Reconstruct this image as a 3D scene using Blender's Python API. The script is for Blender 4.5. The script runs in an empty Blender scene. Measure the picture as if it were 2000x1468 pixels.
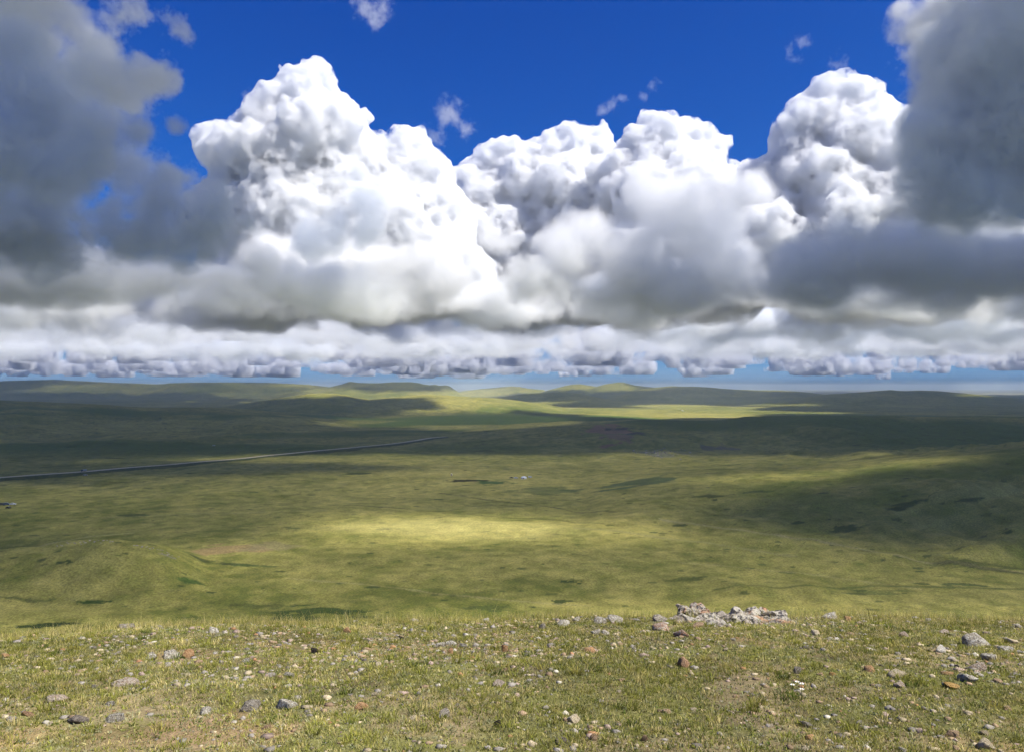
import bpy, bmesh, math, random, numpy as np
from mathutils import Vector

F, HY = 1511.0, 755.0            # focal length and eye level, in pixels of the 2000 px wide photograph
sc = bpy.context.scene
col = sc.collection
rng = np.random.default_rng(7)
DETAIL = 1.0

# ------------------------------------------------------------------ helpers
def link(o):
    col.objects.link(o); return o

def tag(o, label=None, cat=None, group=None, kind=None):
    if label: o['label'] = label
    if cat: o['category'] = cat
    if group: o['group'] = group
    if kind: o['kind'] = kind
    return o

def mesh_from(name, V, Fc, smooth=True):
    me = bpy.data.meshes.new(name)
    V = np.ascontiguousarray(V, np.float32); Fc = np.ascontiguousarray(Fc, np.int32)
    k = Fc.shape[1]
    me.vertices.add(len(V)); me.vertices.foreach_set('co', V.ravel())
    me.loops.add(Fc.size); me.loops.foreach_set('vertex_index', Fc.ravel())
    me.polygons.add(len(Fc)); me.polygons.foreach_set('loop_start', np.arange(len(Fc), dtype=np.int32) * k)
    me.update(calc_edges=True)
    if smooth:
        me.polygons.foreach_set('use_smooth', np.ones(len(Fc), dtype=bool))
    return me

def set_color(me, C, name='tint'):
    a = me.color_attributes.new(name, 'FLOAT_COLOR', 'POINT')
    A = np.ones((len(C), 4), np.float32); A[:, :3] = C
    a.data.foreach_set('color', A.ravel())

def obj(name, me, mat=None, parent=None, loc=None, rotz=0.0):
    o = bpy.data.objects.new(name, me)
    if mat is not None:
        me.materials.clear(); me.materials.append(mat)
    link(o)
    if parent is not None: o.parent = parent
    if loc is not None: o.location = loc
    o.rotation_euler = (0, 0, rotz)
    return o

def empty(name, loc, rotz=0.0):
    o = link(bpy.data.objects.new(name, None)); o.location = loc; o.rotation_euler = (0, 0, rotz)
    o.empty_display_size = 0.3
    return o

def copy_tree(o, parent=None):
    c = o.copy(); link(c)
    if parent is not None: c.parent = parent
    for ch in list(o.children): copy_tree(ch, c)
    return c

def _h(ix, iy, iz, seed):
    h = (ix.astype(np.int64) * 374761393 + iy.astype(np.int64) * 668265263 + iz.astype(np.int64) * 2147483647 + seed * 974711) & 0xffffffff
    h = ((h ^ (h >> 13)) * 1274126177) & 0xffffffff
    h = h ^ (h >> 16)
    return (h & 0xffffff) / float(0xffffff)

def vn2(x, y, seed=0):
    ix, iy = np.floor(x), np.floor(y); fx, fy = x - ix, y - iy
    fx = fx * fx * fx * (fx * (fx * 6 - 15) + 10); fy = fy * fy * fy * (fy * (fy * 6 - 15) + 10); o = np.zeros_like(ix)
    a = _h(ix, iy, o, seed); b = _h(ix + 1, iy, o, seed); c = _h(ix, iy + 1, o, seed); d = _h(ix + 1, iy + 1, o, seed)
    return (a + (b - a) * fx) * (1 - fy) + (c + (d - c) * fx) * fy

def fbm2(x, y, s, octv=4, seed=0, gain=.5):
    x = np.asarray(x, float) / s; y = np.asarray(y, float) / s; t = 0; w = 1; tw = 0
    for k in range(octv):
        cs, sn = math.cos(.7 * k + .3), math.sin(.7 * k + .3)
        t = t + w * vn2(x * cs - y * sn + 17.3 * k, x * sn + y * cs - 9.1 * k, seed + k); tw += w; w *= gain; x = x * 2.03; y = y * 2.03
    return t / tw            # 0..1

def vn3(p, seed=0):
    i = np.floor(p); f = p - i; f = f * f * (3 - 2 * f); r = 0
    for dx in (0, 1):
        for dy in (0, 1):
            for dz in (0, 1):
                w = (f[:, 0] if dx else 1 - f[:, 0]) * (f[:, 1] if dy else 1 - f[:, 1]) * (f[:, 2] if dz else 1 - f[:, 2])
                r = r + w * _h(i[:, 0] + dx, i[:, 1] + dy, i[:, 2] + dz, seed)
    return r

def sstep(a, b, x):
    t = np.clip((x - a) / (b - a), 0, 1); return t * t * (3 - 2 * t)

class Nodes:
    def __init__(s, mat):
        s.t = mat.node_tree; s.t.nodes.clear()
    def n(s, typ, **k):
        nd = s.t.nodes.new(typ)
        for a, v in k.items(): setattr(nd, a, v)
        return nd
    def l(s, a, b): s.t.links.new(a, b)
    def set(s, sock, v):
        if hasattr(v, 'links') or hasattr(v, 'is_linked'): s.l(v, sock)
        else: sock.default_value = v
    def m(s, op, *i, clamp=False):
        nd = s.n('ShaderNodeMath', operation=op, use_clamp=clamp)
        for k, x in enumerate(i): s.set(nd.inputs[k], x)
        return nd.outputs[0]
    def noise(s, vec, scale, detail=3, rough=.55, out=0):
        nd = s.n('ShaderNodeTexNoise'); s.l(vec, nd.inputs['Vector'])
        nd.inputs['Scale'].default_value = scale; nd.inputs['Detail'].default_value = detail; nd.inputs['Roughness'].default_value = rough
        return nd.outputs[out]
    def ramp(s, fac, stops):
        nd = s.n('ShaderNodeValToRGB'); s.l(fac, nd.inputs[0]); e = nd.color_ramp.elements
        while len(e) < len(stops): e.new(.5)
        for q, (p, c) in zip(e, stops):
            q.position = p; q.color = (*c, 1) if len(c) == 3 else c
        return nd.outputs[0]
    def mix(s, fac, a, b, mode='MIX'):
        nd = s.n('ShaderNodeMix', data_type='RGBA', blend_type=mode)
        for sock, v in ((nd.inputs[0], fac), (nd.inputs[6], a), (nd.inputs[7], b)):
            if isinstance(v, tuple): sock.default_value = (*v, 1)
            else: s.set(sock, v)
        return nd.outputs[2]

def new_mat(name):
    m = bpy.data.materials.new(name); m.use_nodes = True
    return m, Nodes(m)

def finish(N, colr, rough=.9, bump=None, bstr=.5, bdist=.02, spec=.15):
    b = N.n('ShaderNodeBsdfPrincipled'); o = N.n('ShaderNodeOutputMaterial')
    if isinstance(colr, tuple): b.inputs['Base Color'].default_value = (*colr, 1)
    else: N.l(colr, b.inputs['Base Color'])
    b.inputs['Roughness'].default_value = rough; b.inputs['Specular IOR Level'].default_value = spec
    if bump is not None:
        bp = N.n('ShaderNodeBump'); bp.inputs['Strength'].default_value = bstr; bp.inputs['Distance'].default_value = bdist
        N.l(bump, bp.inputs['Height']); N.l(bp.outputs[0], b.inputs['Normal'])
    N.l(b.outputs[0], o.inputs[0]); return b

def plain(name, c, rough=.6, spec=.3, var=.15, scale=3.0):
    m, N = new_mat(name)
    tc = N.n('ShaderNodeTexCoord').outputs['Object']
    v = N.m('MULTIPLY_ADD', N.noise(tc, scale, 3), 2 * var, 1 - var)
    cc = N.n('ShaderNodeVectorMath', operation='SCALE'); cc.inputs[0].default_value = c; N.l(v, cc.inputs['Scale'])
    finish(N, cc.outputs[0], rough, spec=spec); return m

bm = bmesh.new(); bmesh.ops.create_icosphere(bm, subdivisions=2, radius=1)
IV = np.array([v.co for v in bm.verts]); IF = np.array([[v.index for v in f.verts] for f in bm.faces]); bm.free()
bm = bmesh.new(); bmesh.ops.create_icosphere(bm, subdivisions=4, radius=1)
IV4 = np.array([v.co for v in bm.verts]); IF4 = np.array([[v.index for v in f.verts] for f in bm.faces]); bm.free()

# ------------------------------------------------------------------ camera, sun, sky
cam = bpy.data.cameras.new('camera'); co = link(bpy.data.objects.new('camera', cam))
co.rotation_euler = (math.radians(90), 0, 0)
cam.sensor_width = 36; cam.lens = 36 * F / 2000; cam.shift_y = (HY - 734) / 2000
cam.clip_start = .05; cam.clip_end = 300000
sc.camera = co

SUN = Vector((0.55, -0.22, 0.81)).normalized()
el, az = math.asin(SUN.z), math.atan2(SUN.x, SUN.y)
L = bpy.data.lights.new('sun', 'SUN'); L.energy = 5.0; L.angle = math.radians(.53); L.color = (1, .955, .88)
lo = link(bpy.data.objects.new('sun', L)); lo.rotation_euler = SUN.to_track_quat('Z', 'Y').to_euler(); lo.location = (0, 0, 50)
w = bpy.data.worlds.new('World'); sc.world = w; w.use_nodes = True
nt = w.node_tree; bg = nt.nodes['Background']
sky = nt.nodes.new('ShaderNodeTexSky'); sky.sky_type = 'NISHITA'; sky.sun_disc = False
sky.sun_elevation = el; sky.sun_rotation = az; sky.altitude = 1400; sky.air_density = 1.0; sky.dust_density = .8; sky.ozone_density = 3.0
sep = nt.nodes.new('ShaderNodeSeparateColor'); comb = nt.nodes.new('ShaderNodeCombineColor'); nt.links.new(sky.outputs[0], sep.inputs[0])
for k, (g_, a_) in enumerate(((2.0, .36), (1.22, .42), (.78, .66))):      # deepens the blue as the photograph's camera does
    m0 = nt.nodes.new('ShaderNodeMath'); m0.operation = 'MULTIPLY'; m0.inputs[1].default_value = .1; nt.links.new(sep.outputs[k], m0.inputs[0])
    m1_ = nt.nodes.new('ShaderNodeMath'); m1_.operation = 'POWER'; m1_.inputs[1].default_value = g_; nt.links.new(m0.outputs[0], m1_.inputs[0])
    m2_ = nt.nodes.new('ShaderNodeMath'); m2_.operation = 'MULTIPLY'; m2_.inputs[1].default_value = a_ * 10; nt.links.new(m1_.outputs[0], m2_.inputs[0])
    nt.links.new(m2_.outputs[0], comb.inputs[k])
nt.links.new(comb.outputs[0], bg.inputs[0]); bg.inputs[1].default_value = .1
sc.view_settings.view_transform = 'Standard'; sc.view_settings.look = 'None'
sc.view_settings.exposure = 0.64; sc.view_settings.gamma = 1.0
cy = sc.cycles
cy.use_denoising = True; cy.max_bounces = 20; cy.volume_bounces = 15; cy.diffuse_bounces = 3; cy.glossy_bounces = 2
cy.transparent_max_bounces = 256; cy.volume_step_rate = .45; cy.volume_max_steps = 256
cy.use_adaptive_sampling = True; cy.adaptive_threshold = .035

# ------------------------------------------------------------------ terrain
ZB = -97.0
RIDGES = [  # crest px, crest py, depth, front width, back width
    # far hills
    ([-900, -300, 0, 105, 200, 260, 330, 400, 700], [748, 745, 743, 740, 745, 747, 750, 754, 790], 8600, 1500, 1800),
    ([-900, 250, 330, 368, 440, 525, 560, 600, 650, 720, 800], [800, 775, 749, 746.5, 745.5, 746, 747.5, 750, 755, 768, 790], 8200, 1600, 1500),
    ([560, 610, 650, 668, 683, 700, 720, 745, 770, 800, 815, 830, 840, 848, 858, 870, 880, 892, 905, 930], [780, 764, 753, 749, 744, 746, 747, 746.5, 744.5, 744, 746, 749, 750, 749, 751, 750.5, 752, 757, 763, 780], 7400, 1100, 1000),
    ([840, 880, 905, 940, 970, 985, 1000, 1015, 1030, 1060, 1120], [782, 768, 762, 758, 755.5, 754, 753, 754, 757, 760, 785], 9200, 900, 1000),
    ([1020, 1060, 1085, 1105, 1120, 1135, 1148, 1158, 1170, 1200, 1230], [780, 762, 757, 752, 749.5, 749, 751, 753, 757, 768, 790], 8200, 900, 900),
    ([1110, 1150, 1165, 1180, 1192, 1205, 1215, 1226, 1240, 1260, 1290, 1330, 1370], [775, 759, 754, 750, 747.5, 745.5, 744.5, 747, 751, 753.5, 756, 765, 785], 7900, 1000, 900),
    ([1170, 1240, 1280, 1305, 1350, 1380, 1430, 1480, 1530, 1560, 1600, 1650, 1720], [780, 760, 755, 753, 753, 754.5, 758, 760, 761, 763, 767, 775, 790], 6500, 1300, 1100),
    ([1380, 1500, 1560, 1620, 1690, 1740, 1752, 1765, 1800, 1830, 1870, 1920, 1980, 2060, 2200, 2600], [800, 785, 776, 768, 763, 759, 760.5, 761, 761, 761.5, 765, 770, 776, 784, 790, 795], 5200, 1500, 1000),
    ([1700, 1800, 1870, 1940, 2000, 2200, 2600], [790, 778, 772, 770.5, 770, 768, 760], 10500, 1500, 1500),
    # middle hills
    ([330, 440, 500, 560, 600, 635, 655, 680, 720, 760, 800, 830, 870, 900, 950, 1000, 1060, 1100, 1160, 1240, 1320, 1450], [806, 793, 782, 772, 766.5, 764.5, 765, 770, 778, 773.5, 769, 767.5, 769, 771, 773.5, 778, 787, 795, 801, 807, 816, 830], 3700, 1000, 800),
    ([900, 960, 990, 1040, 1090, 1130, 1180, 1250, 1330, 1420], [785, 776, 772, 765.5, 763.5, 766, 776, 787, 795, 806], 5000, 800, 800),
    ([-900, -200, 0, 60, 120, 200, 270, 330, 400, 440, 500, 600, 700, 800, 900], [770, 776, 779, 781, 783.5, 788, 792, 793, 793, 795, 799, 808, 818, 830, 845], 2350, 1050, 900),
    ([680, 760, 800, 900, 1000, 1100, 1160, 1200, 1260, 1310, 1405, 1457, 1545, 1620, 1685, 1740, 1790, 2000, 2300, 2700], [884, 868, 861, 849, 838.5, 831, 825, 823, 820, 820.5, 820, 813, 809.5, 808, 808.5, 809, 812, 813, 815, 815], 1560, 430, 700),
    # spur on the right and knoll on the left
    ([1120, 1250, 1400, 1520, 1650, 1750, 1900, 2000, 2300, 2700], [960, 946, 936, 929, 921, 908, 890, 878, 850, 830], 700, 330, 500),
    ([-500, -150, 0, 80, 130, 165, 200, 230, 260, 300, 325, 350, 380, 430], [1110, 1088, 1076, 1066, 1056, 1053, 1051.5, 1053, 1059, 1067, 1075, 1085, 1100, 1122], 405, 85, 55),
]
EDGE_PX = np.array([-800, 0, 250, 500, 800, 1100, 1400, 1700, 2000, 2800.])
EDGE_T = (np.array([1252, 1243, 1231, 1221, 1214, 1206, 1203, 1207, 1219, 1245.]) - HY) / F

def terrain(x, y):
    x = np.asarray(x, float); y = np.asarray(y, float)
    yy = np.maximum(np.maximum(y, np.abs(x) / 1.5), .01)
    px = 1000 + F * x / yy
    base = ZB + (fbm2(x, y, 160, 3, 3) - .5) * 7 * sstep(250, 500, yy) + (fbm2(x, y, 40, 2, 5) - .5) * 1.6 - sstep(900, 3000, yy) * 6
    hsum = np.zeros_like(yy)
    for cx, cyy, D, wf, wb in RIDGES:
        py = np.interp(px, cx, cyy)
        zc = (HY - py) / F * D
        t = np.where(yy < D, (D - yy) / wf, (yy - D) / wb)
        # roughen the flanks with gullies, the crest stays where it is
        g = fbm2(x, y, D * .09, 4, int(D) % 97) - .5
        tt = np.clip(np.abs(t) * (1 + g * 1.1), 0, 1)
        prof = .5 * (1 + np.cos(np.pi * tt))
        prof = prof * (.85 + .15 * prof)
        h = np.maximum(zc - ZB, 0) * prof
        edge = sstep(cx[0], cx[0] + 60, px) if cx[0] > -400 else 1.0
        h = h * edge * (1 - (sstep(cx[-1] - 60, cx[-1], px) if cx[-1] < 2100 else 0))
        hsum = hsum + h ** 5
    z = base + hsum ** .2
    # the stony hill the camera stands on
    te = np.interp(px, EDGE_PX, EDGE_T); a = te * te / 6.4
    yc = .40 / (2 * a)
    hill = np.where(yy < yc, -1.6 - a * yy * yy, -1.6 - a * yc * yc - .40 * (yy - yc))
    hill = hill + (fbm2(x, y, 1.7, 3, 11) - .5) * .15 * sstep(.5, 3, yy) + (fbm2(x, y, 5.5, 2, 14) - .5) * .16 * sstep(3, 8, yy) + (fbm2(x, y, .35, 2, 12) - .5) * .035 + (fbm2(x, y, 18, 2, 13) - .5) * np.clip(yy - 14, 0, 40) * .05
    k = 6.0
    return np.maximum(hill, z) + np.where(np.abs(hill - z) < 60, np.log1p(np.exp(-np.abs(hill - z) / k)) * k * sstep(40, 120, yy), 0)

_ys = np.exp(np.linspace(math.log(2.5), math.log(14000), 2600))
def hit(px, py):
    """the point of the terrain seen at a pixel of the photograph"""
    u = (px - 1000) / F
    z = terrain(u * _ys, _ys); r = (HY - py) / F * _ys
    i = int(np.argmax(z >= r)) if (z >= r).any() else len(_ys) - 1
    if i > 0:
        d0, d1 = r[i - 1] - z[i - 1], z[i] - r[i]
        f = d0 / max(d0 + d1, 1e-9); y = _ys[i - 1] + (_ys[i] - _ys[i - 1]) * f
    else: y = _ys[0]
    return Vector((u * y, y, float(terrain(np.array([u * y]), np.array([y]))[0])))

def hit_near(px, py):
    h_ = hit(px, py)
    if h_.y > 13:
        te = float(np.interp(px, EDGE_PX, EDGE_T)); y = 3.2 / te * .93; u = (px - 1000) / F
        h_ = Vector((u * y, y, float(terrain(np.array([u * y]), np.array([y]))[0])))
    return h_

def ground_z(x, y): return float(terrain(np.array([x]), np.array([y]))[0])

front = np.arctan((np.arange(-330, 2331, 2.0) - 1000) / F)
th = np.concatenate([np.linspace(-math.pi, front[0], 120)[:-1], front, np.linspace(front[-1], math.pi, 120)[1:-1]])
rr = np.concatenate([np.geomspace(.3, 2.6, 14)[:-1], np.geomspace(2.6, 16, 190)[:-1], np.geomspace(16, 290, 90)[:-1],
                     np.geomspace(290, 1300, 420)[:-1], np.geomspace(1300, 9500, 420)[:-1], np.geomspace(9500, 32000, 40)])
R, T = np.meshgrid(rr, th, indexing='ij')
# rows of equal depth in front, circles behind
stretch = np.where(np.abs(T) < math.radians(48), 1 / np.cos(np.clip(T, -.84, .84)), 1 / math.cos(math.radians(48)))
X, Y = R * stretch * np.sin(T), R * stretch * np.cos(T)
Z = terrain(X.ravel(), Y.ravel()).reshape(X.shape)
nr, ncol = X.shape
idx = np.arange(nr * ncol).reshape(nr, ncol)
nxt = np.roll(idx, -1, axis=1)
quads = np.stack([idx[:-1], nxt[:-1], nxt[1:], idx[1:]], -1).reshape(-1, 4)
V = np.stack([X, Y, Z], -1).reshape(-1, 3)
gx, gy, gz = V[:, 0], V[:, 1], V[:, 2]

# --- what grows where (vegetation and soil colours, plus some painted sun and shade)
def lerp(a, b, t): return a + (b - a) * t[:, None]
C_green = np.array([.118, .128, .024]); C_straw = np.array([.38, .325, .090]); C_dark = np.array([.030, .050, .012])
C_ochre = np.array([.26, .185, .075])
m1 = fbm2(gx, gy, 150, 4, 21); m2 = fbm2(gx, gy, 28, 4, 22); m3 = fbm2(gx, gy, 700, 3, 23); m4 = fbm2(gx, gy, 7, 3, 24)
dry = np.clip(.36 + .6 * (m1 - .5) + .7 * (m2 - .5) + .5 * (m3 - .5) + .7 * (m4 - .5), 0, 1)
C = lerp(np.tile(C_green, (len(V), 1)), C_straw, dry)
deep = sstep(.36, .58, fbm2(gx, gy, 420, 4, 31)) * sstep(980, 1250, gy) * (1 - .75 * sstep(2500, 3300, gy))  # shadow green painted into the ground of the shaded hills
C = lerp(C, np.array([.050, .098, .016]), deep * .9)
spur = sstep(130, 260, gx) * sstep(380, 480, gy) * (1 - sstep(640, 760, gy)) * sstep(.30, .60, fbm2(gx, gy, 90, 3, 33))  # shaded spur face greened the same way
C = lerp(C, np.array([.095, .130, .016]), spur * .85)
# dark round mats of wetter grass scattered over the steppe
cell = 17.0; pm = np.zeros(len(V)); C = lerp(C, np.array([.25, .24, .19]), sstep(9300, 10500, gy) * .8); near = np.abs(gx) < np.maximum(gy, 50) * 1.0  # distant ground paled to bounce greyer light onto the cloud bases
sel = near & (gy > 240) & (gy < 2600)
sx, sy = gx[sel], gy[sel]; acc = np.zeros(len(sx))
wob = (fbm2(sx, sy, 5, 3, 41) - .5) * 5.0
for lev, (cell, prob, r0, r1) in enumerate(((12., .24, .7, 2.2), (36., .20, 1.8, 4.5), (150., .16, 6, 14))):
    ix, iy = np.floor(sx / cell), np.floor(sy / cell)
    for dx in (-1, 0, 1):
        for dy in (-1, 0, 1):
            jx, jy = ix + dx, iy + dy; o = np.zeros_like(jx)
            cxp = (jx + _h(jx, jy, o, 51 + lev)) * cell; cyp = (jy + _h(jx, jy, o, 61 + lev)) * cell
            rad = r0 + (r1 - r0) * _h(jx, jy, o, 71 + lev) ** 2; ok = _h(jx, jy, o, 81 + lev) < prob
            st = .55 + .4 * _h(jx, jy, o, 91 + lev)
            d = np.hypot((sx - cxp) / 1.5, sy - cyp) + wob * (rad / 8 + .15)
            acc = np.maximum(acc, np.where(ok, (1 - sstep(rad * .75, rad * 1.15, d)) * st, 0))
pm[sel] = acc
C = lerp(C, C_dark, pm * .92)

PATCHES = [  # px, py, half width, half height, colour, strength
    (860, 1036, 290, 30, (.42, .37, .13), .55),  # sunlit patch brightened with pale straw in the ground colour
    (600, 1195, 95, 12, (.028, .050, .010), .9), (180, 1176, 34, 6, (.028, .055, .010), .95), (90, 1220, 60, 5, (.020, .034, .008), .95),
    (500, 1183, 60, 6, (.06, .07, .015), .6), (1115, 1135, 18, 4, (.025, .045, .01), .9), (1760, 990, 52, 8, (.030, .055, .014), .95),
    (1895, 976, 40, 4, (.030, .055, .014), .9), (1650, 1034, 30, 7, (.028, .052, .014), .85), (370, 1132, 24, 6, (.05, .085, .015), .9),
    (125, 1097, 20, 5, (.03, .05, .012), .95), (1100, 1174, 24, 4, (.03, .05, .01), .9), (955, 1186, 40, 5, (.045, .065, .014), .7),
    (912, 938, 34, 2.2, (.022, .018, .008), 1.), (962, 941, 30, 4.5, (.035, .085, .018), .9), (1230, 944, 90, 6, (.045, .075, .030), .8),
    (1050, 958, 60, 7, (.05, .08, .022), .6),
    (1182, 840, 42, 11, (.23, .13, .08), .95), (1215, 851, 40, 7, (.20, .12, .075), .9), (1212, 838, 24, 4, (.055, .052, .04), .95), (1240, 846, 18, 3, (.055, .052, .04), .95),
    (1193, 869, 20, 5, (.215, .115, .070), .95), (1285, 883, 34, 7, (.125, .135, .105), .55), (1330, 884, 24, 5, (.115, .13, .095), .4),
    (1415, 875, 24, 4, (.135, .105, .08), .85), (1385, 873, 20, 3, (.10, .09, .07), .8),
    (430, 1076, 75, 12, C_ochre, .9), (520, 1066, 60, 9, (.24, .20, .09), .6), (420, 1099, 60, 4, (.040, .050, .016), .85), (500, 1103, 50, 3, (.055, .08, .02), .8),
    (1340, 1130, 40, 4, (.045, .06, .014), .6), (1700, 1155, 70, 5, (.05, .075, .018), .5), (1860, 1140, 60, 5, (.035, .06, .016), .8),
    (1930, 1103, 90, 6, (.050, .060, .014), .7), (330, 1085, 16, 2, (.16, .15, .12), .6), (60, 1172, 60, 4, (.05, .065, .016), .7),
    (1400, 967, 40, 2.5, (.035, .05, .012), .8), (1470, 960, 40, 2, (.035, .05, .012), .8), (1700, 895, 90, 3, (.055, .06, .016), .5),
]
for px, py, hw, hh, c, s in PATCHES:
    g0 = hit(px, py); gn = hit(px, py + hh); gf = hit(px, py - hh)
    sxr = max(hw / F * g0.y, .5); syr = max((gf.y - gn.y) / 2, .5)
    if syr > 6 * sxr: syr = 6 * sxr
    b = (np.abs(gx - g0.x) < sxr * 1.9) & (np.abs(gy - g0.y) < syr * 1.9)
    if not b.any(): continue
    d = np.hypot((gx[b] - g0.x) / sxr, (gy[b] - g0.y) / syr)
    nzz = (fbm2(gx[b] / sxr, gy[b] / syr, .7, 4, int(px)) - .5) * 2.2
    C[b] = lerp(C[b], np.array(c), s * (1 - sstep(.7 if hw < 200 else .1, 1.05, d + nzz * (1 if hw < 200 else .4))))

def along(poly, step=6.0):
    P_ = [hit(*p) for p in poly]; out = []
    for a, b in zip(P_, P_[1:]):
        n = max(2, int((b - a).length / step))
        out += [a.lerp(b, i / n) for i in range(n)]
    return np.array([(p.x, p.y) for p in out + [P_[-1]]])

def paint_line(poly, width, c, s, shift=0.0):
    P_ = along(poly); lo_, hi_ = P_.min(0) - 40, P_.max(0) + 40
    b = np.where((gx > lo_[0]) & (gx < hi_[0]) & (gy > lo_[1]) & (gy < hi_[1]))[0]
    best = np.full(len(b), 1e9)
    for k in range(len(P_) - 1):
        p, q = P_[k], P_[k + 1]; d = q - p; L2 = max(d @ d, 1e-6)
        t = np.clip(((gx[b] - p[0]) * d[0] + (gy[b] - p[1]) * d[1]) / L2, 0, 1)
        best = np.minimum(best, np.hypot(gx[b] - p[0] - t * d[0], gy[b] - shift - p[1] - t * d[1]))
    best = best + (fbm2(gx[b], gy[b], 9, 3, 77) - .5) * width * 1.3
    C[b] = lerp(C[b], np.array(c), s * (1 - sstep(width * .5, width, best)))

ROAD = [(-260, 951), (-120, 944), (0, 934.5), (90, 928), (163, 922), (250, 915), (330, 909), (440, 899), (520, 891), (600, 883), (680, 876), (745, 869.5), (810, 861), (870, 853.5)]
paint_line(ROAD, 13, (.024, .042, .012), .85, shift=-19)  # dark ditch grass, also painting in the embankment's shade
paint_line([(1290, 1013), (1370, 1024), (1440, 1033), (1500, 1042), (1620, 1060), (1750, 1082), (1900, 1103), (2030, 1120)], 2.2, (.27, .235, .10), .75)
paint_line([(1120, 1030), (1250, 1042), (1400, 1062), (1550, 1085)], 3.0, (.22, .20, .08), .5)
paint_line([(860, 962), (930, 972), (1000, 981), (1080, 990), (1200, 999)], 1.8, (.045, .05, .016), .7)
paint_line([(560, 1128), (700, 1139), (850, 1158), (1000, 1172), (1150, 1182)], 1.6, (.30, .26, .11), .45)
paint_line([(1330, 1098), (1480, 1112), (1640, 1128), (1800, 1150)], 1.5, (.29, .25, .10), .5)
paint_line([(-20, 1072), (90, 1062), (180, 1046), (260, 1040)], 2.0, (.30, .26, .11), .5)
paint_line([(640, 985), (760, 990), (900, 1003), (1050, 1012), (1180, 1022)], 2.4, (.06, .07, .016), .55)
paint_line([(1400, 1150), (1540, 1146), (1700, 1143), (1850, 1146), (2010, 1150)], 2.2, (.055, .075, .016), .6)
paint_line([(200, 1010), (330, 1004), (480, 1000), (640, 996)], 2.2, (.29, .26, .10), .45)
paint_line([(1830, 1100), (1930, 1110), (2040, 1124)], 3.5, (.045, .05, .014), .7)

# bare stony soil between the grass of the near slope
fg = 1 - sstep(13, 60, gy)
soil = lerp(np.tile(np.array([.22, .175, .095]), (len(V), 1)), np.array([.15, .145, .05]), sstep(.38, .62, fbm2(gx, gy, .55, 4, 61)))
soil = lerp(soil, np.array([.27, .18, .10]), sstep(.64, .74, fbm2(gx, gy, .9, 3, 62)) * .6)
C = C * (1 - fg)[:, None] + soil * fg[:, None]

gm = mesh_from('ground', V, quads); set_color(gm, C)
mg, N = new_mat('steppe_ground')
att = N.n('ShaderNodeAttribute', attribute_name='tint').outputs['Color']
pos = N.n('ShaderNodeTexCoord').outputs['Object']
na = N.noise(pos, .9, 6, .72); nb = N.noise(pos, .09, 4, .6); nc = N.noise(pos, 42.0, 4, .6)
v = N.m('MULTIPLY', N.m('MULTIPLY_ADD', na, 2.8, -.4), N.m('MULTIPLY_ADD', nb, .9, .55))
v = N.m('MULTIPLY', v, N.m('MULTIPLY_ADD', nc, 1.1, .45))
sc_ = N.n('ShaderNodeVectorMath', operation='SCALE'); N.l(att, sc_.inputs[0]); N.l(v, sc_.inputs['Scale'])
finish(N, sc_.outputs[0], 1.0, N.m('ADD', N.m('MULTIPLY', na, .6), N.m('MULTIPLY', nc, .05)), .6, .35, spec=.05)
ground = tag(obj('ground', gm, mg), kind='structure')

# ------------------------------------------------------------------ road on its low embankment
RP = along(ROAD, 8.0); d = np.gradient(RP, axis=0); nrm = np.stack([-d[:, 1], d[:, 0]], 1); nrm /= np.linalg.norm(nrm, axis=1)[:, None]
for _ in range(6): RP[1:-1] = (RP[:-2] + RP[1:-1] * 2 + RP[2:]) / 4
rz = terrain(RP[:, 0], RP[:, 1])
for _ in range(30): rz[1:-1] = (rz[:-2] + rz[1:-1] * 2 + rz[2:]) / 4
offs = [(-9, -1.2), (-5.2, 1.45), (-3.2, 1.6), (0, 1.68), (3.2, 1.6), (5.2, 1.45), (9, -1.2)]
rv = np.concatenate([np.column_stack([RP + nrm * o, rz + h]) for o, h in offs]); n = len(RP)
rf = np.array([[k * n + i, (k + 1) * n + i, (k + 1) * n + i + 1, k * n + i + 1] for k in range(len(offs) - 1) for i in range(n - 1)])[:, ::-1]
mr, N = new_mat('road_surface')
p_ = N.n('ShaderNodeTexCoord').outputs['Object']
finish(N, N.ramp(N.noise(p_, .15, 4), [(.3, (.40, .33, .22)), (.7, (.50, .42, .29))]), .9)
mv, N = new_mat('road_verge_shade')  # dark green verge, its darkness also standing for the embankment's shade
finish(N, N.ramp(N.noise(N.n('ShaderNodeTexCoord').outputs['Object'], .2, 4), [(.3, (.03, .045, .014)), (.7, (.07, .085, .03))]), 1)
me = mesh_from('road', rv, rf, False); me.materials.append(mr); me.materials.append(mv)
me.polygons.foreach_set('material_index', np.repeat(np.array([1, 0, 0, 0, 0, 1], np.int32), n - 1))
tag(link(bpy.data.objects.new('road', me)), kind='structure')

# ------------------------------------------------------------------ stones
def stone_mesh(seed, flat=.6, facets=17, rough=.10, big=False):
    g = np.random.default_rng(seed)
    if big: v = IV4.copy()
    else: v = IV3.copy()
    for _ in range(facets):
        n = g.normal(size=3); n /= np.linalg.norm(n); d_ = g.uniform(.40, .78)
        s_ = v @ n; over = s_ > d_
        v[over] -= np.outer(s_[over] - d_, n) * .93
    ax = g.uniform(.75, 1.25, 3)
    v = v * ax
    nz = (vn3(v * 2.2 + seed, seed) - .5) * rough * 2 + (vn3(v * 5.5 + seed, seed + 5) - .5) * rough + (vn3(v * 13 + seed, seed + 9) - .5) * rough * .5
    v = v * (1 + nz)[:, None]
    v[:, 2] *= flat
    v /= (v[:, 0].max() - v[:, 0].min())                  # one metre wide
    return v

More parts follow.
